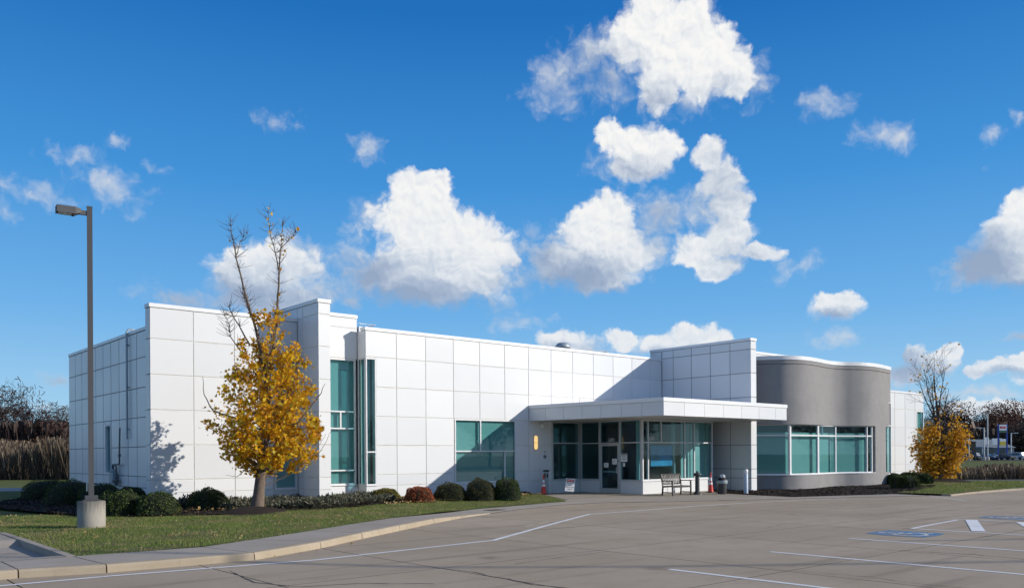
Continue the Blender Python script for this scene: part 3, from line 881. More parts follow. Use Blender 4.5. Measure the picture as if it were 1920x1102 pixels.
# planting beds
def mound(cx, cy, rx, ry, h, name, label=None, z0=.02, rot=0):
    mb = MB(); n, k = 9, 28
    for i in range(n + 1):
        r = i / n
        for j in range(k):
            a = 2 * math.pi * j / k
            rr = r * (1 + .08 * math.sin(3 * a + 1) + .05 * math.sin(7 * a))
            x, y = rr * rx * math.cos(a), rr * ry * math.sin(a)
            z = h * (1 - r * r) ** 1.0 + .012 * math.sin(x * 19) * math.cos(y * 23)
            mb.v.append((cx + x * math.cos(rot) - y * math.sin(rot), cy + x * math.sin(rot) + y * math.cos(rot), z0 + z))
    for i in range(n):
        for j in range(k):
            mb.f.append((i * k + j, (i + 1) * k + j, (i + 1) * k + (j + 1) % k, i * k + (j + 1) % k)); mb.mi.append(0); mb.smooth.append(True)
    return mb
BED = [(5.8, 37.2), (5.5, 34), (6.1, 30.4), (6.9, 27.6), (8.0, 26.4), (9.1, 25.8), (10.5, 25.6), (12.0, 26.0), (13.6, 25.6), (15.2, 26.3), (16.6, 27.1), (18.2, 27.6), (20.0, 28.0), (22.4, 28.4), (25, 28.9), (26.6, 29.4), (27.2, 30.6), (18, 31.3), (11.2, 31), (11.2, 40), (11.2, 46), (9.4, 46), (7.4, 40.5)]
def bed_z(x, y):
    return lawn_z(x, y) + .035 + .05 * np.clip((y - 27.5) / 3, 0, 1) + .01 * np.sin(x * 5) * np.sin(y * 6)
sheet_grid(BED, .8, bed_z, 'planting_bed', 'mulch', 'structure')
RBED = [(33.25, 19.95), (36, 18.95), (38.75, 17.9), (40.3, 17.75), (42, 18.1), (44.5, 18.9), (48, 20.0), (51.0, 21.4), (51.8, 23.5), (53, 27), (36.4, 27), (36.4, 26.6), (34.2, 24.5), (33.7, 22.6)]
def rbed_z(x, y): return .022 + .05 * math.exp(-((x - 47) ** 2) / 12) + .012 * math.sin(4 * x) * math.sin(5 * y)
sheet_grid(RBED, .8, rbed_z, 'wall_foot_bed', 'mulch', 'structure')

# ------------------------------------------------------------------ building
bld = thing('building', 'long white panel clad office building with flat roofs, grey curved wing and entrance canopy', 'building', (18, 36, 0))
bld.location = (0, 0, 0)
JZ = [-.12, .655, 1.12, 2.35, 3.57, 4.80, 6.04, 7.12]
panel_cache = {}
def panel(parent, axis, plane, a0, a1, z0, z1, holes=(), gap=.0135, th=.012):
    gz_ = .013
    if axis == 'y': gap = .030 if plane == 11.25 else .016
    """one cladding panel: a0..a1 along the wall, z0..z1 up, face at plane; holes are (a0,a1,z0,z1)"""
    rects = [(a0, a1, z0, z1)]
    for h in holes:
        nr = []
        for (p0, p1, q0, q1) in rects:
            if h[0] >= p1 or h[1] <= p0 or h[2] >= q1 or h[3] <= q0:
                nr.append((p0, p1, q0, q1)); continue
            if h[0] > p0: nr.append((p0, h[0], q0, q1))
            if h[1] < p1: nr.append((h[1], p1, q0, q1))
            m0, m1 = max(p0, h[0]), min(p1, h[1])
            if h[2] > q0: nr.append((m0, m1, q0, h[2]))
            if h[3] < q1: nr.append((m0, m1, h[3], q1))
        rects = nr
    for (p0, p1, q0, q1) in rects:
        if p1 - p0 < .06 or q1 - q0 < .04: continue
        w, hh = round(p1 - p0 - 2 * gap, 3), round(q1 - q0 - 2 * gz_, 3)
        key = (axis, w, hh, th)
        if key not in panel_cache:
            mb = MB()
            b = .006
            # a tray with folded edges: flat face and a small return all round
            if axis == 'x':
                mb.add([(0, th, 0), (w, th, 0), (w, th, hh), (0, th, hh), (0, b, 0), (w, b, 0), (w, b, hh), (0, b, hh), (b, 0, b), (w - b, 0, b), (w - b, 0, hh - b), (b, 0, hh - b)],
                       [(0, 1, 5, 4), (1, 2, 6, 5), (2, 3, 7, 6), (3, 0, 4, 7), (4, 5, 9, 8), (5, 6, 10, 9), (6, 7, 11, 10), (7, 4, 8, 11), (8, 9, 10, 11)])
            else:
                mb.add([(th, w, 0), (th, 0, 0), (th, 0, hh), (th, w, hh), (b, w, 0), (b, 0, 0), (b, 0, hh), (b, w, hh), (0, w - b, b), (0, b, b), (0, b, hh - b), (0, w - b, hh - b)],
                       [(0, 1, 5, 4), (1, 2, 6, 5), (2, 3, 7, 6), (3, 0, 4, 7), (4, 5, 9, 8), (5, 6, 10, 9), (6, 7, 11, 10), (7, 4, 8, 11), (8, 9, 10, 11)])
            panel_cache[key] = mb.mesh('panel', 'panel')
        loc = (p0 + gap, plane, q0 + gz_) if axis == 'x' else (plane, p0 + gap, q0 + gz_)
        link('panel', panel_cache[key], parent, loc)
def panels(parent, axis, plane, cols, rows, holes=()):
    for a0, a1 in zip(cols[:-1], cols[1:]):
        for z0, z1 in zip(rows[:-1], rows[1:]):
            panel(parent, axis, plane, a0, a1, z0, z1, holes)
def wall(boxes, m='joint'):
    mb = MB()
    for b in boxes: mb.box(*b)
    return obj('wall', mb, m, bld)
def coping(parent, x0, x1, y0, y1, z0, z1, o=.022):
    mb = MB().box(x0 - o, x1 + o, y0 - o, y1 + o, z0 + .01, z1)
    return obj('coping', mb, 'coping', parent, bevel=.008)
T = .03
def spaced(a, b, off=1.511):
    r = [a]
    while r[-1] + off < b - .25: r.append(r[-1] + off)
    return r + [b]
def rects_minus(a0, a1, z0, z1, holes):
    """wall body as boxes around the openings"""
    xs = sorted({a0, a1, *[h[0] for h in holes], *[h[1] for h in holes]}); xs = [x for x in xs if a0 <= x <= a1]
    out = []
    for p, q in zip(xs[:-1], xs[1:]):
        hs = sorted([(h[2], h[3]) for h in holes if h[0] < (p + q) / 2 < h[1]])
        z = z0
        for b, t_ in hs:
            if b > z: out.append((p, q, z, b))
            z = t_
        if z1 > z: out.append((p, q, z, z1))
    return out

# windows: a frame part with panes and blinds under it
def window(axis, plane, a0, a1, z0, z1, vbars=(), hbars=(), fw=.06, depth=.10, glass='glass', blind='blind', blind_z=None, blind_gap=.16, mat_f='frame', proud=.012, subv=(), sill=True, bar=.055):
    mb = MB()
    def bx(p0, p1, q0, q1, d0=-proud, d1=depth):
        if axis == 'x': mb.box(p0, p1, plane + d0, plane + d1, q0, q1)
        else: mb.box(plane + d0, plane + d1, p0, p1, q0, q1)
    bx(a0, a0 + fw, z0, z1); bx(a1 - fw, a1, z0, z1)
    bx(a0 + fw, a1 - fw, z1 - fw, z1); bx(a0 + fw, a1 - fw, z0, z0 + fw)
    if sill: bx(a0 - .02, a1 + .02, z0 - .03, z0, -proud - .03)
    for b in hbars: bx(a0 + fw, a1 - fw, b - bar / 2, b + bar / 2, .002 - proud, depth - .01)
    for b, q0, q1 in vbars: bx(b - bar / 2, b + bar / 2, q0, q1, -proud, depth - .004)
    w = obj('window', mb, mat_f, bld)
    # panes: cells between bars
    zz = sorted([z0 + fw, z1 - fw] + [h + s * bar / 2 for h in hbars for s in (-1, 1)])
    for k in range(0, len(zz) - 1, 2):
        q0, q1 = zz[k], zz[k + 1]
        cuts = sorted([a0 + fw, a1 - fw] + [b + s * bar / 2 for b, c0, c1 in vbars if c0 < (q0 + q1) / 2 < c1 for s in (-1, 1)])
        for j in range(0, len(cuts) - 1, 2):
            p0, p1 = cuts[j], cuts[j + 1]
            pm = MB(); d0, d1 = depth * .45, depth * .45 + .012
            if axis == 'x': pm.add([(p0, plane + d0, q0), (p1, plane + d0, q0), (p1, plane + d0, q1), (p0, plane + d0, q1)], [(0, 1, 2, 3)])
            else: pm.add([(plane + d0, p1, q0), (plane + d0, p0, q0), (plane + d0, p0, q1), (plane + d0, p1, q1)], [(0, 1, 2, 3)])
            obj('pane', pm, glass, w)
    if blind:
        b0, b1 = blind_z or (z0 + .03, z1 - .03)
        bm = MB()
        if axis == 'x': bm.box(a0 + .02, a1 - .02, plane + blind_gap, plane + blind_gap + .01, b0, b1)
        else: bm.box(plane + blind_gap, plane + blind_gap + .01, a0 + .02, a1 - .02, b0, b1)
        obj('blind', bm, blind, w)
    return w

# --- left end: wide wing wall in front, long side wall behind it
h_slab = (14.21, 15.14, .66, 5.92)
w = wall([(p, q, 30.374, 30.82, a, b) for p, q, a, b in rects_minus(9.66, 15.18, -.12, 7.12, [h_slab])])
panels(w, 'x', 30.36, [9.63, 11.14, 12.65, 14.16, 15.18], JZ, [h_slab])
panels(w, 'y', 9.63, [30.36, 30.82], JZ)
coping(w, 9.63, 15.165, 30.36, 30.82, 7.12, 7.27)
window('x', 30.36, 14.21, 15.14, .66, 5.92, hbars=(2.1, 3.8), depth=.22, glass='glass_dark')
h_side = (40.86, 41.76, 1.18, 3.40)
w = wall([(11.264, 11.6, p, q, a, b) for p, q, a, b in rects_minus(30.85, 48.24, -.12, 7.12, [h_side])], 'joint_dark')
panels(w, 'y', 11.25, [30.84, 32.2, 33.4, 34.6, 35.9, 37.13, 38.36, 39.59, 40.82, 42.05, 43.28, 44.51, 45.74, 46.97, 48.24], JZ, [h_side])
coping(w, 11.25, 11.55, 30.86, 48.24, 7.12, 7.27)
window('y', 11.25, 40.86, 41.76, 1.18, 3.40, depth=.2, glass='glass_dark', blind='interior')
# --- tall narrow wing wall beside the glazed corner
JZT = JZ[:7] + [7.25, 7.67]
w = wall([(15.194, 15.67, 28.694, 33.0, -.12, 7.67)])
panels(w, 'x', 28.68, [15.18, 15.70], JZT)
panels(w, 'y', 15.18, [28.68, 29.92, 30.355], JZT)
panels(w, 'y', 15.18, [30.365, 31.6, 33.0], [7.28, 7.67])
coping(w, 15.18, 15.70, 28.68, 33.0, 7.67, 7.82)
# --- recessed glazed corner
h_rec = (16.0, 18.24, .72, 5.95)
w = wall([(p, q, 31.164, 31.5, a, b) for p, q, a, b in rects_minus(15.7, 18.30, -.12, 7.67, [(16.0, 18.3, .72, 5.95)])])
panels(w, 'x', 31.15, [15.71, 18.29], [-.12, .655, 1.12, 2.35, 3.57, 4.80, 5.97, 7.25, 7.67], [(16.0, 18.3, .70, 5.97)])
coping(w, 15.72, 18.30, 31.15, 33.0, 7.67, 7.82)
window('x', 31.15, 16.0, 18.22, .72, 5.95, hbars=(3.76, 3.06, 1.32), vbars=((17.50, 3.09, 3.74),), depth=.12, blind_gap=.20)
# --- main front wall with its left return
h_main = (22.90, 26.54, .66, 3.56); h_w1 = (28.94, 30.86, .64, 3.56); h_cor = (18.30, 18.80, .70, 5.98)
w = wall([(p, q, 30.514, 30.8, a, b) for p, q, a, b in rects_minus(18.314, 37.46, -.12, 7.12, [(18.314, 18.80, .70, 5.98), h_main, h_w1, (30.9, 36.36, -.2, 3.6)])] +
         [(18.314, 18.6, 30.8, 31.15, 5.98, 7.12), (18.314, 18.6, 30.8, 31.15, -.12, .70)])
cols = [18.30, 19.82] + [19.82 + 1.511 * k for k in range(1, 12)] + [37.455]
panels(w, 'x', 30.5, cols, JZ, [h_cor, h_main, h_w1, (30.87, 36.40, -.2, 3.62)])
panels(w, 'y', 18.30, [30.5, 31.14], [-.12, .70], ()); panels(w, 'y', 18.30, [30.5, 31.14], [5.98, 7.12], ())
coping(w, 18.30, 37.44, 30.5, 30.85, 7.12, 7.27)
window('x', 30.5, 22.90, 26.54, .66, 3.56, hbars=(2.10,), vbars=((24.39, 2.13, 3.5), (25.85, .7, 2.07)), depth=.10)
window('x', 30.5, 18.32, 18.80, .70, 5.98, hbars=(2.08,), depth=.10, blind=None, fw=.045)
window('y', 18.30, 30.55, 31.10, .70, 5.98, hbars=(), depth=.08, blind=None, fw=.04, sill=False)
window('x', 30.5, 28.94, 30.86, .64, 3.56, hbars=(2.49,), depth=.10, glass='glass_dark', blind=None, mat_f='alu')
# dim room behind the glazed corner
mb = MB().box(18.9, 18.95, 31.5, 34.2, .1, 6.2).box(15.8, 19.0, 34.2, 34.25, .1, 6.2).box(18.75, 18.80, 30.9, 31.4, .1, 6.2)
obj('inner_partition', mb, 'blind', bld)
mb = MB().box(18.32, 18.80, 30.9, 30.93, .1, 6.1)
obj('blind', mb, 'blind', bld)
# --- right wing wall
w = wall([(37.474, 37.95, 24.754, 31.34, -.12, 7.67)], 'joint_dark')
panels(w, 'x', 24.74, [37.46, 37.98], JZT)
panels(w, 'y', 37.46, [24.74, 25.98, 27.22, 28.46, 29.70, 30.49], JZT)
panels(w, 'y', 37.46, [30.51, 31.34], [7.28, 7.67])
coping(w, 37.46, 37.98, 24.74, 31.34, 7.67, 7.82)

# --- entrance lobby
lob = wall([(30.884, 31.05, 26.37, 27.76, -.05, .62), (30.884, 31.05, 29.12, 30.5, -.05, .62), (30.884, 36.38, 26.345, 26.5, -.05, .62), (36.1, 36.36, 26.5, 30.5, -.05, 3.6), (30.9, 36.36, 26.36, 30.5, 3.60, 3.68)])
panels(lob, 'y', 30.87, [26.33, 27.76], [.0, .62]); panels(lob, 'y', 30.87, [29.12, 30.47], [.0, .62])
panels(lob, 'x', 26.33, [30.87, 32.7, 34.5, 36.4], [.0, .62])
obj('ceiling', MB().box(31.0, 36.1, 26.5, 33.4, 3.52, 3.56), 'interior', bld)
obj('floor', MB().box(31.0, 36.1, 26.5, 33.4, .01, .03), 'interior', bld)
obj('inner_partition', MB().box(31.0, 36.1, 33.4, 33.5, 0, 3.6).box(28.0, 28.1, 30.85, 33.4, 0, 3.6).box(28.1, 31.0, 33.4, 33.5, 0, 3.6), 'interior', bld)
obj('inner_column', MB().box(33.70, 33.86, 26.75, 26.9, .03, 3.5).box(31.02, 31.12, 26.7, 26.85, .03, 3.5), 'blind', bld)
window('x', 26.33, 30.87, 36.40, .64, 3.56, hbars=(2.47,), vbars=((31.30, .7, 3.5), (32.27, 2.5, 3.5), (34.09, .7, 3.5), (34.87, .7, 3.5)), depth=.09, glass='glass_dark', blind=None, mat_f='frame', fw=.07)
obj('blind', MB().box(34.14, 34.84, 26.62, 26.63, .66, 3.5).box(34.92, 36.3, 26.62, 26.63, .66, 3.5), 'blind', bld)
window('y', 30.87, 26.43, 27.76, .64, 3.56, hbars=(2.47,), depth=.09, glass='glass_dark', blind=None, mat_f='alu', fw=.05)
window('y', 30.87, 29.12, 30.44, .64, 3.56, hbars=(2.47,), depth=.09, glass='glass_dark', blind=None, mat_f='alu', fw=.05)
window('y', 30.87, 27.77, 29.11, 2.45, 3.56, depth=.09, glass='glass_dark', blind=None, mat_f='alu', fw=.05, sill=False)
# door
dm = MB()
dy0, dy1 = 27.82, 29.06
X0, X1 = 30.88, 30.93
for p0, p1, q0, q1 in ((dy0, dy0 + .11, .03, 2.43), (dy1 - .08, dy1, .03, 2.43), (dy0 + .11, dy1 - .08, 2.33, 2.43), (dy0 + .11, dy1 - .08, .03, .24)):
    dm.box(X0, X1, p0, p1, q0, q1)
dm.box(30.86, 30.95, 27.77, 27.815, 0.012, 2.45).box(30.86, 30.95, 29.065, 29.11, 0.012, 2.45)
door = obj('door', dm, 'alu', bld)
obj('pane', MB().add([(30.905, dy1 - .08, .24), (30.905, dy0 + .11, .24), (30.905, dy0 + .11, 2.33), (30.905, dy1 - .08, 2.33)], [(0, 1, 2, 3)]), 'glass_dark', door)
obj('handle', MB().tube([(30.88, 27.93, .98), (30.80, 27.93, 1.0), (30.80, 27.93, 1.26), (30.88, 27.93, 1.28)], .014, 8), 'white', door)
obj('push_bar', MB().box(30.95, 30.99, 28.0, 28.95, 1.02, 1.10), 'alu', door)
obj('door_lock', MB().box(30.868, 30.88, 27.85, 27.9, 1.55, 1.62), 'black', door)
def my(x, y, z, flip=False):   # text in a plane facing -x (reads along -y)
    return Matrix(((0, 0, -1, x), (-1, 0, 0, y), (0, 1, 0, z), (0, 0, 0, 1)))
def mx_(x, y, z):              # text in a plane facing -y
    return Matrix(((1, 0, 0, x), (0, 0, -1, y), (0, 1, 0, z), (0, 0, 0, 1)))
text_part('house_number', '2203', .22, my(30.90, 28.35, 2.62), 'white', bld)
text_part('house_number', '2203', .22, mx_(31.58, 26.36, 2.66), 'white', bld)

# --- canopy
CP = [(27.38, 30.49), (28.1, 22.8), (37.62, 22.8), (37.62, 24.725), (37.45, 24.725), (37.45, 30.49)]
can = obj('canopy', MB().prism([(27.42, 30.49), (28.13, 22.84), (37.58, 22.84), (37.58, 24.72), (37.45, 24.72), (37.45, 30.49)], 3.58, 4.22), 'joint', bld)
def face_panels(a, b, fr, z0, z1, parent):
    a, b = Vector((*a, 0)), Vector((*b, 0)); d = (b - a).normalized(); L = (b - a).length
    nn = Vector((d.y, -d.x, 0))
    for f0, f1 in zip(fr[:-1], fr[1:]):
        p, q = a + d * (f0 + .010), a + d * (f1 - .010)
        mb = MB()
        mb.add([p + Vector((0, 0, z0)), q + Vector((0, 0, z0)), q + Vector((0, 0, z1)), p + Vector((0, 0, z1)),
                p - nn * .03 + Vector((0, 0, z0)), q - nn * .03 + Vector((0, 0, z0)), q - nn * .03 + Vector((0, 0, z1)), p - nn * .03 + Vector((0, 0, z1))],
               [(0, 1, 2, 3), (5, 4, 7, 6), (1, 5, 6, 2), (4, 0, 3, 7), (3, 2, 6, 7), (0, 4, 5, 1)])
        obj('panel', mb, 'panel', parent)
L1 = math.dist(CP[0], CP[1])
face_panels(CP[0], CP[1], [L1 * k / 7 for k in range(8)], 3.55, 4.13, can)
face_panels(CP[1], CP[2], [0, 1.42, 2.84, 4.26, 5.68, 7.1, 8.52, 9.52], 3.55, 4.13, can)
cp = MB()
cp.prism([(27.36, 30.488), (28.07, 22.77), (37.65, 22.77), (37.65, 24.73), (37.449, 24.73), (37.449, 30.488)], 4.14, 4.31)
obj('coping', cp, 'coping', can, bevel=.01)
for k in range(6):
    y0 = 22.86 + k * 1.27
    xl = 27.42 + (30.49 - y0) / 7.65 * .7 + .08
    for x0, x1 in zip([xl, 30.3, 33.2, 35.8], [30.29, 33.19, 35.79, 37.44]):
        obj('soffit_panel', MB().box(x0, x1, y0, y0 + 1.255, 3.553, 3.579), 'soffit', can)

# --- grey curved wing
CV = [(37.99, 26.2), (38.35, 25.75), (38.8, 25.15), (39.3, 24.5), (39.8, 24.02), (40.5, 23.72), (41.4, 23.66), (42.4, 23.76), (43.4, 23.90), (44.3, 23.92), (45.0, 23.76), (45.6, 23.45), (46.2, 23.19), (46.9, 23.06), (47.8, 23.08), (48.8, 23.21), (50.0, 23.42)]
def catmull(pts, n=6):
    out = []
    P = [pts[0]] + pts + [pts[-1]]
    for i in range(1, len(P) - 2):
        p0, p1, p2, p3 = (np.array(P[i + k]) for k in (-1, 0, 1, 2))
        for s in range(n):
            t_ = s / n
            out.append(tuple(.5 * ((2 * p1) + (-p0 + p2) * t_ + (2 * p0 - 5 * p1 + 4 * p2 - p3) * t_ ** 2 + (-p0 + 3 * p1 - 3 * p2 + p3) * t_ ** 3)))
    return out + [pts[-1]]
cv = catmull(CV)
def offs(pts, d):
    out = []
    for i, p in enumerate(pts):
        a = pts[max(i - 1, 0)]; b = pts[min(i + 1, len(pts) - 1)]
        t_ = np.array(b) - np.array(a); t_ /= np.linalg.norm(t_)
        out.append((p[0] - t_[1] * d, p[1] + t_[0] * d))
    return out
def band(pts, z0, z1, th, name, m, parent, d0=0.0, smooth=True):
    o1 = offs(pts, d0); o2 = offs(pts, d0 + th); n = len(pts)
    vs = [(x, y, z0) for x, y in o1] + [(x, y, z1) for x, y in o1] + [(x, y, z0) for x, y in o2] + [(x, y, z1) for x, y in o2]
    mb = MB()
    mb.add(vs, [(i, i + 1, n + i + 1, n + i) for i in range(n - 1)] + [(3 * n + i, 3 * n + i + 1, 2 * n + i + 1, 2 * n + i) for i in range(n - 1)], 0, smooth)
    mb.add(vs, [(n + i, n + i + 1, 3 * n + i + 1, 3 * n + i) for i in range(n - 1)] + [(2 * n + i, 2 * n + i + 1, i + 1, i) for i in range(n - 1)] + [(0, n, 3 * n, 2 * n), (n - 1, 2 * n - 1 + 0, 4 * n - 1, 3 * n - 1)], 0, False)
    return obj(name, mb, m, parent)
SILL, HEAD = .78, 3.43
zc_top = 7.0
upper = [p for p in cv]
iR = min(range(len(cv)), key=lambda i: abs(cv[i][0] - 47.35))
iL = min(range(len(cv)), key=lambda i: abs(cv[i][0] - 38.35))
curved = band(cv, HEAD, 6.58, .3, 'curved_wall', 'stucco', bld)
band(cv, -.12, SILL, .3, 'curved_wall', 'stucco', bld)
iC = min(range(len(cv)), key=lambda i: abs(cv[i][0] - 49.1))
band(cv[iR:iC + 1], SILL, HEAD, .3, 'curved_wall', 'stucco', bld)
band(cv[:iL + 1], SILL, HEAD, .3, 'curved_wall', 'stucco', bld)
band(cv, 6.60, 6.80, .32, 'fascia', 'stucco', curved, d0=-.03)
band(cv, 6.80, 7.0, .36, 'coping', 'coping', curved, d0=-.055)
# curved glazing: facets between posts
gz = offs(cv, .16)
posts = [38.62, 38.95, 40.0, 41.85, 43.9, 46.35, 46.95]
def on(x):
    for a, b in zip(gz[:-1], gz[1:]):
        if a[0] <= x <= b[0]: s = (x - a[0]) / (b[0] - a[0]); return (x, a[1] + (b[1] - a[1]) * s)
    return gz[-1]
TR = 2.86
wn = MB()
def gbeam(p, q, z0, z1, w):
    wn.beam((*p, (z0 + z1) / 2), (*q, (z0 + z1) / 2), w, z1 - z0)
main_posts = [(38.40, .07), (40.0, .15), (42.55, .15), (44.6, .09), (46.65, .07), (47.15, .07)]
for x, wd_ in main_posts:
    p = on(x); wn.box(p[0] - wd_ / 2, p[0] + wd_ / 2, p[1] - .06, p[1] + .06, SILL, HEAD)
for (xa, _), (xb, _) in zip(main_posts[:-1], main_posts[1:]):
    gbeam(on(xa), on(xb), TR - .04, TR + .04, .10)
    gbeam(on(xa), on(xb), SILL, SILL + .06, .10); gbeam(on(xa), on(xb), HEAD - .05, HEAD, .10)
p = on(38.75); wn.box(p[0] - .03, p[0] + .03, p[1] - .04, p[1] + .04, SILL, TR)
p = on(43.2); wn.box(p[0] - .03, p[0] + .03, p[1] - .05, p[1] + .05, TR, HEAD)
cw = obj('window', wn, 'frame', bld)
cw['label'] = 'long ribbon window following the curve'
for (xa, _), (xb, _) in zip(main_posts[:-1], main_posts[1:]):
    a, b = on(xa), on(xb)
    for z0, z1 in ((SILL + .06, TR - .04), (TR + .04, HEAD - .05)):
        obj('pane', MB().add([(*a, z0), (*b, z0), (*b, z1), (*a, z1)], [(0, 1, 2, 3)]), 'glass', cw)
    a2, b2 = (a[0], a[1] + .24), (b[0], b[1] + .24)
    obj('blind', MB().add([(*a2, SILL), (*b2, SILL), (*b2, TR + .16), (*a2, TR + .16), ], [(0, 1, 2, 3)]), 'blind', cw)
obj('inner_partition', MB().box(38.2, 49.5, 26.4, 26.5, 0, 6).box(39.2, 49.4, 25.0, 26.4, 3.5, 3.55), 'interior', bld)
obj('sill', MB().prism([(p[0], p[1]) for p in offs(cv, -.03)[iL:iR + 1]] + [(p[0], p[1]) for p in offs(cv, .2)[iL:iR + 1]][::-1], SILL - .02, SILL + .012), 'coping', cw)
# corner block and its tall slot window
w = obj('wall', MB().box(49.95, 50.0, 23.45, 26.0, -.12, .62).box(49.7, 50.0, 23.72, 26.0, .62, 4.9).box(49.95, 50.0, 23.45, 26.0, 4.9, 6.8), 'stucco', bld)
window('x', 23.36, 49.10, 49.92, .62, 4.88, hbars=(3.5, ), depth=.1, blind_gap=.2, fw=.05)
# upper side band over slot already continuous; white parapet of the higher roof behind
w = wall([(38.0, 52.0, 28.014, 28.3, 6.9, 7.70)])
panels(w, 'x', 28.0, spaced(38.0, 52.0), [6.9, 7.70])
coping(w, 38.0, 52.0, 28.0, 28.4, 7.70, 7.85)
# --- low far wing
JF = [-.12, .655, 1.12, 2.35, 3.57, 4.80, 5.86]
w = wall([(p, q, 25.814, 26.2, a, b) for p, q, a, b in rects_minus(50.02, 60.0, -.12, 5.86, [(58.95, 60.0, .9, 4.75)])])
panels(w, 'x', 25.8, [50.02, 51.12, 52.63, 54.15, 55.66, 57.17, 58.68, 60.0], JF, [(58.93, 60.0, .88, 4.77)])
coping(w, 50.02, 60.0, 25.8, 26.3, 5.86, 6.0)
window('x', 25.8, 58.95, 60.0, .9, 4.75, hbars=(3.3, 2.1), depth=.1)
# roofs and back walls close the volume
rf = MB()
rf.box(11.6, 37.6, 31.5, 48.2, 6.85, 6.95).box(37.6, 52, 28.3, 48.2, 6.85, 6.95).box(39.0, 49.7, 25.0, 28.0, 6.5, 6.58).box(50.0, 60.0, 26.2, 48.2, 5.7, 5.8)
obj('roof', rf, 'roof', bld)
bw = MB().box(11.6, 60.0, 48.2, 48.5, -.1, 6.9).box(59.7, 60.0, 26.2, 48.2, -.1, 5.86).box(51.7, 52.0, 28.3, 48.2, 5.8, 7.7).box(15.7, 15.9, 31.5, 33.0, 5.9, 7.6).box(11.6, 11.62, 30.85, 31.5, 0, 6.9)
obj('back_wall', bw, 'coping', bld)

# ------------------------------------------------------------------ things fixed to or standing by the building
# rooftop gear
t = thing('roof_vent', 'small round metal vent on the long roof, left of the low duct', 'vent', (33.6, 34.5, 6.95))
obj('vent_hood', MB().lathe([(.20, 0), (.20, .95), (.42, 1.0), (.45, 1.10), (.30, 1.28), (.0, 1.33)], (0, 0, 0), 16), 'galv', t)
def roof_unit(x, y, sx, sy, h, label, body='galv'):
    t = thing('rooftop_unit', label, 'rooftop unit', (x, y, 6.95))
    obj('casing', MB().box(-sx / 2, sx / 2, -sy / 2, sy / 2, 0, h), body, t, bevel=.03)
    obj('hood', MB().prism([(-sx / 2 - .35, -sy / 2 + .1), (-sx / 2, -sy / 2 + .1), (-sx / 2, sy / 2 - .1), (-sx / 2 - .35, sy / 2 - .1)], h - .45, h - .08), 'bronze', t)
    obj('rail', MB().tube([(-sx / 2, -sy / 2, h + .12), (sx / 2, -sy / 2, h + .12), (sx / 2, sy / 2, h + .12)], .02, 6), 'alu', t)
roof_unit(37.3 - 1.2, 35.5, 3.2, 1.4, 1.02, 'long low grey rooftop unit beside the round vent')
roof_unit(43.2, 34.0, 2.8, 1.6, 1.12, 'low grey rooftop unit just left of the tall right wing wall')
roof_unit(20.6, 34.6, .9, .9, .95, 'small pale rooftop unit behind the glazed corner', 'coping')

# gas meter with its pipes on the side wall
t = thing('gas_meter', 'grey gas meter with bent pipes on the shaded side wall', 'gas meter', (11.2, 40.0, 1.0))
mb = MB().box(-.22, -.02, -.30, .22, -.25, .25); mb.lathe([(.13, 0), (.15, .06), (.15, .12), (.05, .18)], (-.13, -.05, .24), 12)
obj('meter_body', mb, 'meter', t, bevel=.03)
obj('regulator', MB().lathe([(.10, 0), (.16, .03), (.16, .07), (.06, .12), (.06, .2)], (-.15, -.55, -.15), 14).box(-.2, -.08, -.62, -.45, -.3, -.12), 'pipe_dark', t)
obj('pipe', MB().tube([(-.12, .05, .25), (-.12, .05, .52), (-.12, -.02, .6), (-.12, -.9, .62), (-.12, -.98, .68), (-.12, -1.0, 1.2), (-.1, -1.0, 2.2)], .035, 8).tube([(-.12, -.1, .25), (-.12, -.12, .5), (-.12, -.2, .58), (-.12, -.42, .58), (-.12, -.5, .5), (-.12, -.52, -.05)], .035, 8), 'pipe_dark', t)
obj('valve', MB().tube([(-.18, -1.15, 1.0), (-.12, -.85, 1.0)], .02, 6).lathe([(.06, 0), (.06, .12)], (-.12, -1, .94), 10), 'pipe_dark', t)
t = thing('conduit_pipe', 'thin grey vertical pipe running up the shaded side wall over the roof edge', 'pipe', (11.17, 38.2, 1.5))
obj('pipe', MB().tube([(0, 0, 1.2), (0, 0, 5.78), (.06, 0, 5.88), (.3, 0, 5.9), (.36, 0, 5.85)], .045, 8), 'galv', t)
for z in (1.6, 3.4, 5.2):
    obj('bracket', MB().box(-.02, .09, -.09, .09, z, z + .03), 'pipe_dark', t)

# wall light, camera and intercom at the entrance
t = thing('wall_lamp', 'lit amber oval wall lamp beside the entrance', 'wall lamp', (27.8, 30.5, 2.12))
def oval(w, h, n=8):
    pts = []
    for k in range(n + 1):
        a = math.pi + math.pi * k / n; pts.append((w * math.cos(a), w * math.sin(a) * 1.3 + w * 1.3))
    for k in range(n + 1):
        a = math.pi * k / n; pts.append((w * math.cos(a), h - w * 1.3 + w * 1.3 * math.sin(a)))
    return pts
o = oval(.15, .78)
mb = MB(); n = len(o)
mb.add([(x, -.03, z) for x, z in o] + [(x, -.002, z) for x, z in o], [tuple(range(n)), tuple(range(2 * n - 1, n - 1, -1))] + [(i, n + i, n + (i + 1) % n, (i + 1) % n) for i in range(n)])
obj('backplate', mb, 'galv', t)
o = oval(.10, .70)
mb = MB()
fr = [(x * .6, -.12, z * .92 + .07) for x, z in o]; bk = [(x, -.031, z + .04) for x, z in o]; n = len(o)
mb.add(bk + fr, [(i, (i + 1) % n, n + (i + 1) % n, n + i) for i in range(n)] + [tuple(range(n, 2 * n))], smooth=True)
obj('diffuser', mb, 'sconce', t)
obj('band', MB().box(-.12, .12, -.135, -.03, .375, .395), 'galv', t)
t = thing('security_camera', 'small white box camera on the wall under the canopy', 'camera', (28.2, 30.5, 3.3))
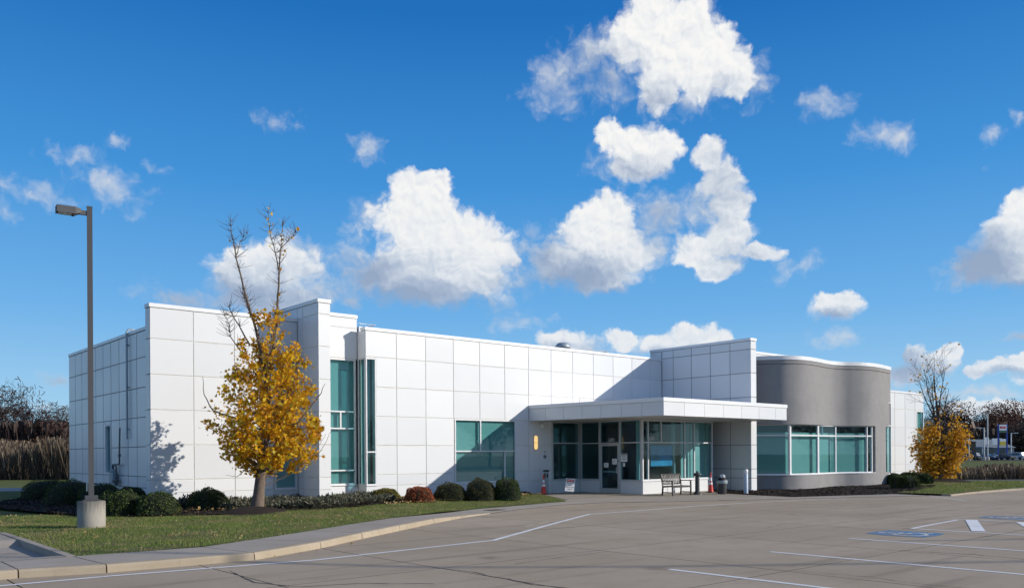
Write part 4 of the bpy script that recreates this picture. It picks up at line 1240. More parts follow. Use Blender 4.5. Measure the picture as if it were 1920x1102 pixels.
obj('housing', MB().box(-.10, .10, -.20, -.005, -.06, .14), 'white', t, bevel=.03)
obj('lens', MB().tube([(0, -.20, .04), (0, -.225, .04)], .055, 12), 'paint_faint', t)
t = thing('intercom', 'small round grey intercom on the wall above the card post', 'intercom', (28.42, 30.5, 1.82))
obj('plate', MB().tube([(0, 0, 0), (0, -.03, 0)], .10, 14), 'galv', t)
obj('button', MB().tube([(0, -.03, 0), (0, -.05, 0)], .04, 10).tube([(0, 0, .24), (0, -.03, .24)], .03, 8), 'darkgrey', t)
t = thing('card_post', 'grey upright card reader post with black top behind the traffic cone', 'post', (28.0, 29.95, .0))
obj('post', MB().box(-.09, .09, -.07, .07, 0.0, 1.10), 'meter', t, bevel=.01)
obj('cap', MB().box(-.12, .12, -.10, .10, 1.10, 1.18), 'black', t, bevel=.02)
obj('reader', MB().box(-.12, -.09, -.05, .05, .8, 1.0).box(-.05, .05, -.10, -.07, .82, 1.0), 'darkgrey', t)

def cone(label, loc, h=.78, rz=0):
    t = thing('traffic_cone', label, 'traffic cone', loc, rz, 'traffic cones by the entrance')
    obj('base', MB().box(-.17, .17, -.17, .17, 0, .035), 'black', t, bevel=.01)
    R = lambda z: .135 * (1 - z / h) + .028 * (z / h)
    def seg(a, b, m, nm, off=0.0):
        obj(nm, MB().lathe([(R(a) + off, a), (R(b) + off, b)], (0, 0, .03), 18), m, t)
    seg(0, h * .44, 'red', 'cone_body'); seg(h * .44, h * .57, 'white', 'reflective_band', .002); seg(h * .57, h * .64, 'red', 'cone_body')
    seg(h * .64, h * .84, 'white', 'reflective_band', .002); seg(h * .84, h, 'red', 'cone_body')
    obj('tip', MB().lathe([(.03, 0), (.03, .06), (.045, .08), (.03, .11), (0.0, .12)], (0, 0, h + .02), 12), 'red', t)
    return t
cone('red and white traffic cone on the grass edge in front of the card post', (27.45, 29.55, .03), .80)
cone('red and white traffic cone between the ash post and the rubbish bin', (34.45, 25.05, .012), .84)

# yard sign on wire legs
t = thing('yard_sign', 'white yard sign with red heading tilted on wire legs by the entrance walk', 'sign', (28.2, 28.6, 0.0), math.radians(-32))
tilt = Matrix.Translation((0, 0, .17)) @ Matrix.Rotation(math.radians(7), 4, 'Y')
SM = Matrix.Rotation(math.radians(7), 4, 'Y')
obj('board', MB().box(-.22, .22, -.006, .006, .18, .78, 0, SM), 'white', t)
obj('heading_plate', MB().box(-.19, .19, -.009, -.0065, .62, .75, 0, SM), 'ink', t)
obj('heading_panel', MB().box(-.165, .165, -.0115, -.0095, .635, .735, 0, SM), 'redink', t)
for s, z, sz, m in (('NOTICE', .685, .09, 'white'), ('PICK UP', .56, .095, 'ink'), ('AND', .465, .085, 'ink'), ('DROP OFF', .37, .085, 'ink'), ('ONLY', .27, .095, 'ink')):
    text_part('lettering', s, sz, SM @ Matrix(((1, 0, 0, 0), (0, 0, -1, -.0125 if z > .6 else -.008), (0, 1, 0, z), (0, 0, 0, 1))), m, t, depth=.0008)
obj('wire_leg', MB().tube([(-.10, .0, -.05), (-.08, 0, .4)], .004, 5), 'galv', t); obj('wire_leg', MB().tube([(.12, .0, -.05), (.14, 0, .4)], .004, 5), 'galv', t)

# notices on the glass beside and on the door, poster inside
def notice(label, y0, y1, z0, z1, m='paper', lines=3, x=30.865, name='notice', head=None):
    t = thing(name, label, 'notice', (x, (y0 + y1) / 2, z0))
    w, h = y1 - y0, z1 - z0
    obj('sheet', MB().box(-.002, .002, -w / 2, w / 2, 0, h), m, t)
    if head: obj('heading', MB().box(-.0045, -.0022, -w * .42, w * .42, h * .82, h * .93), head, t)
    for k in range(lines):
        zz = h * (.68 - k * .2)
        obj('printed_line', MB().box(-.0045, -.0022, -w * (.28 - .05 * (k % 2)), w * .28, zz, zz + h * .045), 'ink', t)
notice('white printed notice with black heading on the glass right of the door', 27.28, 27.70, 1.55, 1.95, head='ink')
notice('tiny white sticker below the notice right of the door', 27.42, 27.56, 1.32, 1.50, lines=0)
notice('white sheet taped high on the glass of the entrance door', 27.98, 28.30, 1.42, 1.70, x=30.90)
notice('white sheet taped low on the glass of the entrance door', 28.55, 28.85, 1.27, 1.50, x=30.90)
t = thing('poster', 'blue picture poster behind the lobby glass above the bench', 'poster', (32.45, 26.46, 1.33))
obj('sheet', MB().box(-.82, .82, 0, .01, 0, 1.0), 'poster', t)
mb = MB()
for k in range(3):
    pts = [(-.75 + .05 * i, -.003, .30 + .10 * k + .05 * math.sin(i * .35 + k)) for i in range(12)]
    mb.tube(pts, .006, 4)
obj('printed_swirl', mb, 'sign_yellow', t)
t = thing('lobby_chair', 'dark chair seen dimly through the lobby glass', 'chair', (31.9, 28.6, .03))
for nm, bxs in (('seat', [(-.25, .25, -.25, .25, .42, .48)]), ('backrest', [(-.25, .25, .2, .26, .55, .95)])):
    mb = MB()
    for b in bxs: mb.box(*b)
    obj(nm, mb, 'darkgrey', t)
for sx in (-.22, .22):
    for sy in (-.22, .22): obj('leg', MB().box(sx - .02, sx + .02, sy - .02, sy + .02, 0, .42), 'black', t)

# bench
t = thing('bench', 'black slatted metal bench with armrests against the lobby wall', 'bench', (30.5, 24.25, .012))
BW = 1.34
for x in (0, BW):
    obj('leg', MB().beam((x, 0, 0), (x, .02, .66), .055, .055), 'black', t)
    obj('leg', MB().beam((x, .60, 0), (x, .56, .44), .055, .055).beam((x, .56, .42), (x, .68, .98), .05, .05), 'black', t)
    obj('armrest', MB().box(x - .035, x + .035, -.03, .60, .66, .70), 'black', t, bevel=.01)
    obj('foot_rail', MB().box(x - .018, x + .018, .03, .58, .13, .17), 'black', t)
for k in range(6):
    y = .04 + k * .092
    obj('seat_slat', MB().box(.02, BW - .02, y, y + .07, .42, .445), 'black', t)
obj('seat_rail', MB().box(.02, BW - .02, -.01, .03, .37, .42).box(.02, BW - .02, .55, .58, .37, .42), 'black', t)
obj('back_rail', MB().beam((0, .685, .96), (BW, .685, .96), .04, .06).beam((0, .59, .52), (BW, .59, .52), .04, .05), 'black', t)
for k in range(11):
    x = .10 + k * (BW - .2) / 10
    obj('back_slat', MB().beam((x, .59, .52), (x, .682, .95), .066, .016, up=(0, 1, 0)), 'black', t)

# ash post, bin, bollard
t = thing('ash_post', 'dark upright cigarette receptacle with flared foot right of the bench', 'ash post', (32.45, 24.35, .012))
obj('foot', MB().lathe([(.24, 0), (.24, .03), (.16, .07), (.11, .16)], (0, 0, 0), 20), 'darkgrey', t)
obj('post', MB().lathe([(.105, .15), (.10, .86)], (0, 0, 0), 20), 'darkgrey', t)
obj('top', MB().lathe([(.10, .85), (.19, .90), (.19, .95), (.12, 1.0), (.05, 1.03), (.04, 1.10), (0, 1.11)], (0, 0, 0), 20), 'darkgrey', t)
t = thing('rubbish_bin', 'black round rubbish bin with a folded over liner and crumpled bag top', 'bin', (33.55, 23.75, .012))
obj('body', MB().lathe([(.19, 0), (.20, .02), (.235, .55), (.24, .62)], (0, 0, 0), 24), 'darkgrey', t)
obj('liner', MB().lathe([(.243, .50), (.255, .53), (.25, .60), (.26, .63), (.24, .645)], (0, 0, 0), 24), 'meter', t)
obj('lid', MB().lathe([(.235, .64), (.2, .72), (.12, .77), (0, .78)], (0, 0, 0), 24), 'black', t)
mb = MB()
for k in range(26):
    a, r = rng.uniform(0, 6.28), rng.uniform(.02, .1)
    mb.box(-.05, .05, -.04, .04, -.015, .015, 0, Matrix.Translation((.06 + r * math.cos(a), r * math.sin(a), .80 + rng.uniform(-.05, .09))) @ Matrix.Rotation(rng.uniform(0, 3), 4, 'X') @ Matrix.Rotation(rng.uniform(0, 3), 4, 'Y'))
obj('bag', mb, 'paper', t)
t = thing('bollard', 'pale blue round steel bollard in the mulch by the right wing wall', 'bollard', (34.75, 23.25, .0))
obj('post', MB().lathe([(.105, 0), (.105, .90), (.09, .93), (.085, .95)], (0, 0, 0), 20), 'bollard', t)
obj('cap', MB().lathe([(.095, .95), (.105, .97), (.105, 1.13), (.08, 1.16), (0, 1.17)], (0, 0, 0), 20), 'white', t)

# ------------------------------------------------------------------ lamp post on its concrete footing
LX, LY = 5.95, 23.35
t = thing('lamp_post', 'tall square bronze lamp post on a round concrete footing in the lawn', 'lamp post', (LX, LY, .12))
obj('footing', MB().lathe([(.325, -.1), (.33, .0), (.33, .68), (.315, .70), (0, .70)], (0, 0, 0), 36), 'footing', t)
ra = math.radians(-14)
RM = Matrix.Rotation(ra, 4, 'Z')
obj('base_plate', MB().box(-.20, .20, -.20, .20, .70, .73, 0, RM).box(-.15, .15, -.15, .15, .73, .84, 0, RM), 'bronze', t, bevel=.01)
obj('pole', MB().box(-.064, .064, -.064, .064, .84, 8.16, 0, RM).box(-.068, .068, -.068, .068, 8.16, 8.19, 0, RM), 'bronze', t)
obj('hand_hole_box', MB().box(-.11, -.068, -.04, .04, .95, 1.15, 0, RM), 'meter', t)
hd = (-R0 * .80 - Fv * .60).normalized()
sd = Vector((-hd.y, hd.x, 0))
HM = Matrix(((hd.x, sd.x, 0, 0), (hd.y, sd.y, 0, 0), (0, 0, 1, 8.02), (0, 0, 0, 1)))
obj('arm', MB().box(.06, .24, -.035, .035, -.06, .05, 0, HM), 'bronze', t)
hb = MB()
vs = [(.20, -.09, -.03), (.20, .09, -.03), (.20, .09, .06), (.20, -.09, .06), (.34, -.13, -.09), (.34, .13, -.09), (.34, .13, .09), (.34, -.13, .09), (.76, -.13, -.09), (.76, .13, -.09), (.76, .13, .08), (.76, -.13, .08)]
hb.add([HM @ Vector(v) for v in vs], [(0, 3, 2, 1), (0, 1, 5, 4), (1, 2, 6, 5), (2, 3, 7, 6), (3, 0, 4, 7), (4, 5, 9, 8), (5, 6, 10, 9), (6, 7, 11, 10), (7, 4, 8, 11), (8, 9, 10, 11)])
head = obj('lamp_head', hb, 'bronze', t)
obj('lens', MB().box(.42, .72, -.10, .10, -.105, -.092, 0, HM), 'lens', head)
obj('latch', MB().box(.35, .41, -.07, .07, -.12, -.092, 0, HM), 'bronze', head)

# overhead cables that cross the drive off to the right (their shadows fall on the concrete)
def cable(name, label, ground, h, r, box_at=None):
    k = SUN / SUN.z
    t = thing(name, label, 'cable', (ground[0][0] + k.x * h, ground[0][1] + k.y * h, h))
    base = Vector(t.location)
    pts = [Vector((x + k.x * h, y + k.y * h, h)) - base for x, y in ground]
    obj('cable_run', MB().tube(pts, r, 6), 'black', t)
    if box_at is not None:
        a = Vector((box_at[0] + k.x * h, box_at[1] + k.y * h, h)) - base
        obj('splice_box', MB().tube([a - Vector((.25, -.3, 0)), a + Vector((.25, -.3, 0))], .10, 8), 'black', t)
cable('overhead_cable', 'long black overhead cable passing above the view', [(-49.5, 76.6), (-14.5, 38.6), (-4, 27), (1.5, 20.9), (4.2, 17.7), (6.48, 14.8), (8.48, 11.9), (11.4, 9.32), (16.48, 5.38), (22, 1.6), (32, -5), (50, -18)], 13.0, .065, (6.55, 14.7))
cable('overhead_cable', 'second black overhead cable off to the right', [(18.3, 8.5), (18.96, 8.03), (20.7, 6.75), (24, 4.4), (32, -1), (50, -14)], 11.0, .055)

# ------------------------------------------------------------------ trees
def rand_unit(n):
    v = rng.normal(size=(n, 3)); return v / np.linalg.norm(v, axis=1, keepdims=True)
LEAF = np.array([(0, -.5), (.16, -.30), (.50, -.34), (.30, -.06), (.56, .16), (.22, .18), (0, .55), (-.22, .18), (-.56, .16), (-.30, -.06), (-.50, -.34), (-.16, -.30)])
def leaf_cloud(name, pts, size, m, shape=None, flat=.0):
    S = LEAF if shape is None else shape
    n = len(pts); k = len(S)
    a = rand_unit(n); a[:, 2] *= (1 - flat) ; a /= np.linalg.norm(a, axis=1, keepdims=True)
    b = np.cross(a, rand_unit(n)); b /= np.linalg.norm(b, axis=1, keepdims=True)
    nn = np.cross(a, b)
    s = (np.asarray(size) * rng.uniform(.65, 1.3, n))[:, None]
    v = np.zeros((n, k, 3))
    for i, (x, y) in enumerate(S):
        v[:, i, :] = pts + s * (a * y + b * x) + s * nn * (.35 * abs(x))
    return np_mesh(name, v, k, m)
QUAD = np.array([(-.5, -.5), (.5, -.5), (.5, .5), (-.5, .5)])
OVAL = np.array([(0, -.5), (.32, 0), (0, .5), (-.32, 0)])

class Branches:
    def __init__(self): self.mb = MB(); self.tips = []; self.fine = MB()
    def limb(self, p, d, L, r, depth, up=.25, wob=.22, split=3, twig_from=1, minr=.004):
        p = Vector(p); d = Vector(d).normalized(); pts = [p.copy()]; n = max(3, int(L / .22)); rr = [r]
        for i in range(n):
            d = (d + Vector(rand_unit(1)[0]) * wob * .5 + Vector((0, 0, up)) * .12).normalized()
            p = p + d * (L / n); pts.append(p.copy()); rr.append(max(minr, r * (1 - (i + 1) / n * .78)))
        self.mb.tube(pts, rr, 7 if r > .04 else 4 if r > .012 else 3, cap=False)
        if depth <= 0 or L < .25:
            self.tips.append((pts, L)); return pts
        for k in range(split):
            s = rng.uniform(.25, .95); i = min(int(s * n), n - 1)
            q = pts[i]; dd = (pts[i + 1] - pts[i]).normalized()
            side = Vector(rand_unit(1)[0]); side = (side - dd * side.dot(dd)).normalized()
            nd = (dd * rng.uniform(.55, .9) + side * rng.uniform(.5, .9) + Vector((0, 0, up * .5))).normalized()
            self.limb(q, nd, L * rng.uniform(.32, .6) * (1.15 - s * .4), rr[i] * .55, depth - 1, up, wob, split, twig_from, minr)
        self.tips.append((pts[n // 2:], L * .5))
        return pts

def maple():
    mw = 27.6; mb0 = wd(mw, (482 - 960) / FOC * mw); base = Vector((mb0[0], mb0[1], .10))
    t = thing('maple_tree', 'young maple with golden autumn leaves and bare top on the mulch mound', 'tree', base)
    kx = mw / FOC                                   # metres per photo pixel at this distance
    def P(x, y, dpt=0.0):
        v = R0 * ((x - 482) * kx) + Fv * dpt
        return Vector((v.x, v.y, (955 - y) * kx))
    B = Branches()
    def path(pp, r0, r1, sides=9):
        pts = [P(*q) for q in pp]; fine = []
        cat = []
        for i in range(len(pts) - 1):
            for s in range(3):
                q = pts[i].lerp(pts[i + 1], s / 3); q = q + Vector(rand_unit(1)[0]) * .018; cat.append(q)
        cat.append(pts[-1]); n = len(cat)
        B.mb.tube(cat, [r0 + (r1 - r0) * (i / (n - 1)) ** .8 for i in range(n)], sides, cap=False)
        return cat
    trunk_b = MB()
    tp = [P(481, 962), P(482, 950), P(486, 910), P(491, 870), P(497, 800), P(500, 740), P(503, 700)]
    trunk_b.tube(tp, [.30, .215, .175, .165, .145, .125, .11], 12, cap=False)
    tr = obj('trunk', trunk_b, 'bark', t)
    leaders = [path([(503, 702, 0), (492, 655, -.1), (480, 600, -.15), (463, 540, -.2), (448, 480, -.15), (438, 430, -.1), (436, 402, -.1)], .066, .006),
               path([(503, 702, 0), (512, 655, .05), (519, 600, .1), (521, 545, .1), (525, 490, .1), (527, 455, .1), (532, 400, .1)], .072, .006),
               path([(523, 500, .1), (515, 455, .0), (507, 420, -.05), (506, 381, -.05)], .022, .005),
               path([(527, 462, .1), (543, 440, .2), (561, 424, .25)], .020, .005),
               path([(447, 478, -.15), (455, 450, -.1), (470, 425, 0), (474, 395, 0)][:3], .016, .005),
               path([(474, 590, -.1), (462, 560, .1), (452, 540, .2)], .02, .006),
               path([(470, 640, .0), (440, 590, .0), (425, 560, .1), (418, 570, .1)][:3], .03, .006),
               path([(495, 720, .0), (470, 680, .1), (432, 625, .1), (429, 600, .1), (418, 576, .1)], .028, .005),
               path([(500, 760, 0), (455, 780, -.3), (405, 765, -.3), (388, 735, -.25), (385, 700, -.2)], .04, .006),
               path([(500, 790, 0), (555, 720, -.3), (563, 680, -.3), (556, 650, -.3)], .05, .008),
               path([(498, 800, 0), (560, 790, -.2), (600, 740, -.1), (612, 715, -.1)], .045, .006),
               path([(492, 878, 0), (470, 870, -.3), (450, 888, -.35), (430, 884, -.4)], .022, .004),
               path([(496, 905, 0), (530, 890, .3), (570, 860, .4), (600, 838, .4), (606, 800, .4)][:4], .02, .004),
               path([(590, 850, .4), (603, 830, .45), (612, 806, .45), (618, 800, .5)], .009, .004),
               path([(574, 866, .4), (590, 835, .4), (606, 808, .45)], .008, .004)]
    # crown outline: height -> (left, right) half spans in photo pixels from x = 503
    prof = [(905, 0, 0), (890, 20, 8), (875, 42, 66), (850, 74, 92), (820, 98, 98), (790, 116, 98), (760, 112, 106), (730, 98, 110), (700, 76, 104), (670, 62, 76), (640, 46, 50), (610, 34, 40), (580, 28, 42), (560, 10, 32), (545, 4, 20)]
    def span(y):
        for (y0, l0, r0), (y1, l1, r1) in zip(prof[:-1], prof[1:]):
            if y1 <= y <= y0:
                s = (y0 - y) / (y0 - y1); return l0 + (l1 - l0) * s, r0 + (r1 - r0) * s
        return 2, 2
    axis_pts = tp + leaders[0][:10]
    cl = []
    nb = 165
    for k in range(nb):
        while True:
            y = rng.uniform(560, 893); l, r = span(y)
            if rng.random() < ((l + r) / 215) ** 2.0: break
        th = rng.uniform(0, 2 * math.pi)
        lat = math.cos(th); dep = math.sin(th)
        ext = (r if lat > 0 else l)
        rad = rng.uniform(.45, 1.0)
        x = 503 + lat * ext * rad
        dz = dep * (l + r) / 2 * rad * kx * 1.05
        tip = P(x, y, dz)
        sy = min(y + rng.uniform(25, 95), 880)
        sx = 491 + (880 - sy) * .085 if sy > 700 else (503 - (700 - sy) * (.22 if lat < -.1 else -.10))
        st = P(sx, sy, 0)
        mid = st.lerp(tip, .55) + Vector((0, 0, -.12)) + Vector(rand_unit(1)[0]) * .1
        L = (tip - st).length
        B.mb.tube([st, st.lerp(mid, .5) + Vector(rand_unit(1)[0]) * .03, mid, mid.lerp(tip, .5) + Vector(rand_unit(1)[0]) * .03, tip], [.020 + .006 * L, .016, .011, .007, .004], 4, cap=False)
        cl.append((mid, tip, rad))
    # bare shoots at the top
    for Ld in leaders[:8]:
        for q0, q1 in zip(Ld[2:-1], Ld[3:]):
            for _ in range(7):
                if rng.random() < .8:
                    s = Vector(rand_unit(1)[0]); s.z = abs(s.z) * .7 + .2; L = rng.uniform(.12, .50)
                    e = q0 + s.normalized() * L
                    B.mb.tube([q0, q0.lerp(e, .5) + Vector(rand_unit(1)[0]) * .02, e + Vector((0, 0, .04))], [.009, .007, .005], 3, cap=False)
    obj('branches', B.mb, 'bark', t)
    # leaves in clumps along the limbs
    pts = []
    for mid, tip, rad in cl:
        hgt = 955 - tip.z / kx
        dens = 48 if hgt < 325 else 44
        if tip.dot(R0) < -.35: dens = int(dens * .72)
        m = int(dens * rng.uniform(.4, 1.5))
        s = rng.uniform(0.1, 1.05, m)
        c = np.array(mid)[None] * (1 - s[:, None]) + np.array(tip)[None] * s[:, None]
        pts.append(c + rng.normal(size=(m, 3)) * np.array([.105, .105, .085]))
    for k in range(60):
        y = rng.uniform(640, 880); l, r = span(y); th = rng.uniform(0, 6.28); rad = rng.uniform(.75, 1.0)
        lat = math.cos(th)
        if lat < -.2 and rng.random() < .45: continue
        c = np.array(P(503 + lat * (r if lat > 0 else l) * rad, y, math.sin(th) * (l + r) / 2 * kx * rad))
        pts.append(c[None] + rng.normal(size=(50, 3)) * .105)
    pts = np.vstack(pts)
    # keep them inside the outline
    lat = pts @ np.array(R0); yy = 955 - pts[:, 2] / kx
    sp = np.array([span(min(max(y, 546), 904)) for y in yy]); xx = 482 + lat / kx - 503
    ok = (xx > -sp[:, 0] * 1.10 - 3) & (xx < sp[:, 1] * 1.06 + 3) & (yy < 900) & (yy > 540)
    pts = pts[ok]
    # a few last leaves on the bare top
    extra = []
    for Ld in leaders[1:4]:
        for q in Ld[3:]:
            for _ in range(2):
                if rng.random() < .5: extra.append(np.array(q) + rng.normal(size=3) * .10)
    for q in leaders[0][8:]:
        if rng.random() < .5: extra.append(np.array(q) + rng.normal(size=3) * .10)
    pts = np.vstack([pts, np.array(extra)])
    kind(link('leaves', leaf_cloud('leaves', pts, .118, 'leaf_maple', flat=.2), t), 'stuff')
    return t
maple()
o = obj('mulch_mound', mound(*wd(26.9, (474 - 960) / FOC * 26.9), 1.15, .95, .20, 'm', z0=.13), 'mulch'); kind(o, 'structure')

def small_tree():
    w0, lat0 = 52.8, (1762 - 960) / FOC * 52.8
    b = wd(w0, lat0)
    t = thing('maple_tree', 'golden leaved young tree with bare upper limbs on the right hand lawn', 'tree', (b[0], b[1], .02))
    kx = w0 / FOC
    def P(x, y, d=0.0):
        v = R0 * ((x - 1762) * kx) + Fv * d
        return Vector((v.x, v.y, (905 - y) * kx))
    B = Branches()
    obj('trunk', MB().tube([P(1762, 907), P(1763, 880), P(1762, 850), P(1760, 800), P(1760, 760)], [.22, .16, .14, .10, .08], 9, cap=False), 'bark', t)
    for tgt, bs in (((1758, 672), (1760, 800)), ((1726, 690), (1761, 815)), ((1785, 730), (1761, 820)), ((1716, 712), (1758, 790)), ((1745, 690), (1758, 780)), ((1796, 745), (1764, 830)), ((1742, 715), (1757, 795)), ((1770, 690), (1760, 770)), ((1732, 735), (1758, 815))):
        a, e = P(*bs, rng.uniform(-.2, .2)), P(*tgt, rng.uniform(-.6, .6))
        B.limb(a, e - a, (e - a).length, .045, 2, up=.3, wob=.12, split=5, minr=.007)
    for k in range(70):
        y = rng.uniform(795, 890); th = rng.uniform(0, 6.28); r = 46 * (1 - ((y - 842) / 62) ** 2) ** .5 if abs(y - 842) < 62 else 5
        e = P(1766 + r * math.cos(th) * rng.uniform(.5, 1), y, r * math.sin(th) * kx)
        a = P(1762, min(y + 25, 885))
        B.mb.tube([a, a.lerp(e, .5) - Vector((0, 0, .05)), e], [.03, .018, .006], 4, cap=False)
    obj('branches', B.mb, 'twig', t)
    parts = []
    for cx_, cy_, ra_, rb_, n in ((1741, 842, 21, 47, 2500), (1735, 872, 18, 26, 900), (1764, 872, 30, 27, 1700), (1793, 833, 19, 38, 1900), (1780, 858, 20, 30, 900), (1752, 806, 9, 16, 160), (1800, 812, 11, 17, 300), (1778, 893, 9, 10, 150), (1722, 838, 12, 18, 300)):
        u = rand_unit(n) * (rng.random((n, 1)) ** .55) * 1.12
        lob = 1 + .22 * np.sin(u[:, 0] * 7 + cx_) + .20 * np.sin(u[:, 2] * 9 + cy_)
        lat = (cx_ - 1762) + u[:, 0] * ra_ * lob; yy = cy_ + u[:, 2] * rb_ * lob; dep = u[:, 1] * 26 * lob
        q = (lat[:, None] * np.array(R0) + dep[:, None] * np.array(Fv)) * kx; q[:, 2] = (905 - yy) * kx
        parts.append(q[(np.sin(lat * .42 + 1) * np.sin(yy * .33) * np.cos(dep * .3) < .22) & (yy < 902) & (rng.random(n) < .85)])
    pts = np.vstack(parts)
    ex = []
    for tp, L in B.tips:
        if rng.random() < .35: ex.append(np.array(tp[-1]) + rng.normal(size=3) * .05)
    kind(link('leaves', leaf_cloud('leaves', np.vstack([pts, np.array(ex)]), .14, 'leaf_gold'), t), 'stuff')
small_tree()
b = wd(52.4, (1768 - 960) / FOC * 52.4)
o = obj('mulch_mound', mound(b[0], b[1], 2.2, 1.9, .22, 'm', z0=.06), 'mulch'); kind(o, 'structure')

# ------------------------------------------------------------------ clipped shrubs
def shrub(x0, x1, ytop, ybase, label, m, group, z=.17, sq=2.4, n=5200, depth=None, name='clipped_shrub', cat='shrub', leaf=.046, tufts=0):
    xc = (x0 + x1) / 2
    hy = HOR + (xc - 960) * math.tan(ROLL) * 1.0
    hy = HOR - (960 - xc) * math.tan(ROLL) * 1.0
    w = FOC * (EYE - z) / (ybase - hy)
    rx = (x1 - x0) / 2 / FOC * w; h = (ybase - ytop) / FOC * w
    ry = depth or rx
    w += ry * .9
    c = wd(w, (xc - 960) / FOC * w)
    rx *= w / (w - ry * .9) * .96
    h = (EYE - z) - (ytop - hy) * -1 / FOC * w if False else h * (1 + ry / w * .4)
    # shape: superellipsoid, widest below the middle
    def surf(nn, s=1.0):
        u = rand_unit(nn); u[:, 2] = np.abs(u[:, 2]) * 1.0 - .12
        p = np.sign(u) * np.abs(u) ** (2 / sq)
        p /= (np.sum(np.abs(p) ** sq, axis=1) ** (1 / sq))[:, None]
        lump = 1 + .055 * np.sin(p[:, 0] * 5 + rx * 9) * np.cos(p[:, 1] * 4 + xc) + .035 * np.sin(p[:, 2] * 9 + p[:, 0] * 7)
        q = p * lump[:, None] * s
        lat = q[:, 0] * rx; dep = q[:, 1] * ry
        out = lat[:, None] * np.array(R0) + dep[:, None] * np.array(Fv)
        out[:, 2] = np.maximum(q[:, 2], -.03) * h
        return out
    t = thing(name, label, cat, (c[0], c[1], z), group=group)
    # dark inner body
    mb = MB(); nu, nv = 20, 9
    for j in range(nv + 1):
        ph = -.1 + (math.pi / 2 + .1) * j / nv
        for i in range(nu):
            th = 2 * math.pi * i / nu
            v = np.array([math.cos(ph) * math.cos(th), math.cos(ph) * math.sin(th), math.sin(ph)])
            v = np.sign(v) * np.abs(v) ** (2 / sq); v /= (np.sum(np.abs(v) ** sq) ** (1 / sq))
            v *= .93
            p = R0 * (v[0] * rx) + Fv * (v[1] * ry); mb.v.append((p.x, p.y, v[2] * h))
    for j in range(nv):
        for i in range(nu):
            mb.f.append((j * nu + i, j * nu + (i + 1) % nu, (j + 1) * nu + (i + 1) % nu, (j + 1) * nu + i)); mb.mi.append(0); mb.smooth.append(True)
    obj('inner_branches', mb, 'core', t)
    area = rx * ry * 2 + (rx + ry) * h * 1.6
    nn = int(min(n, max(900, area * 2600)))
    s = rng.uniform(.92, 1.035, nn)
    pts = surf(nn, 1.0) * s[:, None]
    if tufts:
        ex = surf(tufts) ; ex = np.repeat(ex, 18, 0) + rng.normal(size=(tufts * 18, 3)) * .05
        pts = np.vstack([pts, ex])
    kind(link('foliage', leaf_cloud('foliage', pts, leaf, m, OVAL), t), 'stuff')
    return t
GL = 'clipped shrubs round the left corner'; GM = 'clipped shrubs under the front windows'; GR = 'clipped shrubs beside the far wing'
shrub(57, 117, 901, 938, 'dark rounded shrub at the far left, end of the row along the side wall', 'leaf_box', GL, depth=1.5)
shrub(97, 170, 902, 948, 'dark rounded shrub left of the lamp post, second from the end of the row', 'leaf_box', GL, depth=1.3)
shrub(150, 226, 908, 950, 'dark rounded shrub seen just behind the lamp post', 'leaf_box', GL, depth=1.0)
shrub(216, 272, 914, 945, 'low dark shrub against the corner of the side wall', 'leaf_box', GL, depth=.7)
shrub(180, 232, 922, 962, 'small green shrub right of the lamp post footing', 'leaf_box', GL, depth=.6, tufts=6)
shrub(205, 264, 921, 966, 'wide dark shrub with green top between the footing and the wall corner', 'leaf_box', GL, depth=.7, tufts=6)
shrub(257, 334, 924, 966, 'round dark shrub with pale sprigs in front of the left wall corner', 'leaf_box', GL, depth=.65, tufts=14)
shrub(355, 427, 917, 956, 'round green shrub catching the sun in front of the white left wall', 'leaf_box2', GL, depth=.65, tufts=10)
shrub(696, 751, 916, 938, 'low yellow green shrub right of the glazed corner', 'leaf_yel', GM, z=.12, depth=.55)
shrub(758, 813, 913, 940, 'russet red shrub between the yellow green one and the dark ones', 'leaf_red', GM, z=.12, depth=.6, sq=2.6)
shrub(813, 875, 906, 937, 'bronze green dome shrub just right of the russet one', 'leaf_box3', GM, z=.12, depth=.7)
shrub(870, 932, 899, 936, 'dark dome shrub under the middle of the square front window', 'leaf_box3', GM, z=.12, depth=.7)
shrub(926, 976, 897, 935, 'tall dark dome shrub nearest the entrance wall lamp', 'leaf_box', GM, z=.12, depth=.7, sq=3)
shrub(1676, 1717, 892, 915, 'boxy green shrub in front of its row by the curved wing corner', 'leaf_box2', GR, z=.06, depth=.8, sq=4, leaf=.06)
shrub(1664, 1692, 888, 908, 'dark shrub tucked behind the curved wing corner', 'leaf_box', GR, z=.06, depth=.8, leaf=.06)
shrub(1688, 1712, 886, 905, 'second shrub from the curved wing along the far white wall', 'leaf_box2', GR, z=.06, depth=.8, leaf=.06)
shrub(1700, 1726, 886, 906, 'third shrub from the curved wing along the far white wall', 'leaf_box2', GR, z=.06, depth=.8, leaf=.06)
shrub(1720, 1745, 888, 907, 'dark shrub nearest the golden tree on the right', 'leaf_box', GR, z=.06, depth=.8, leaf=.06)

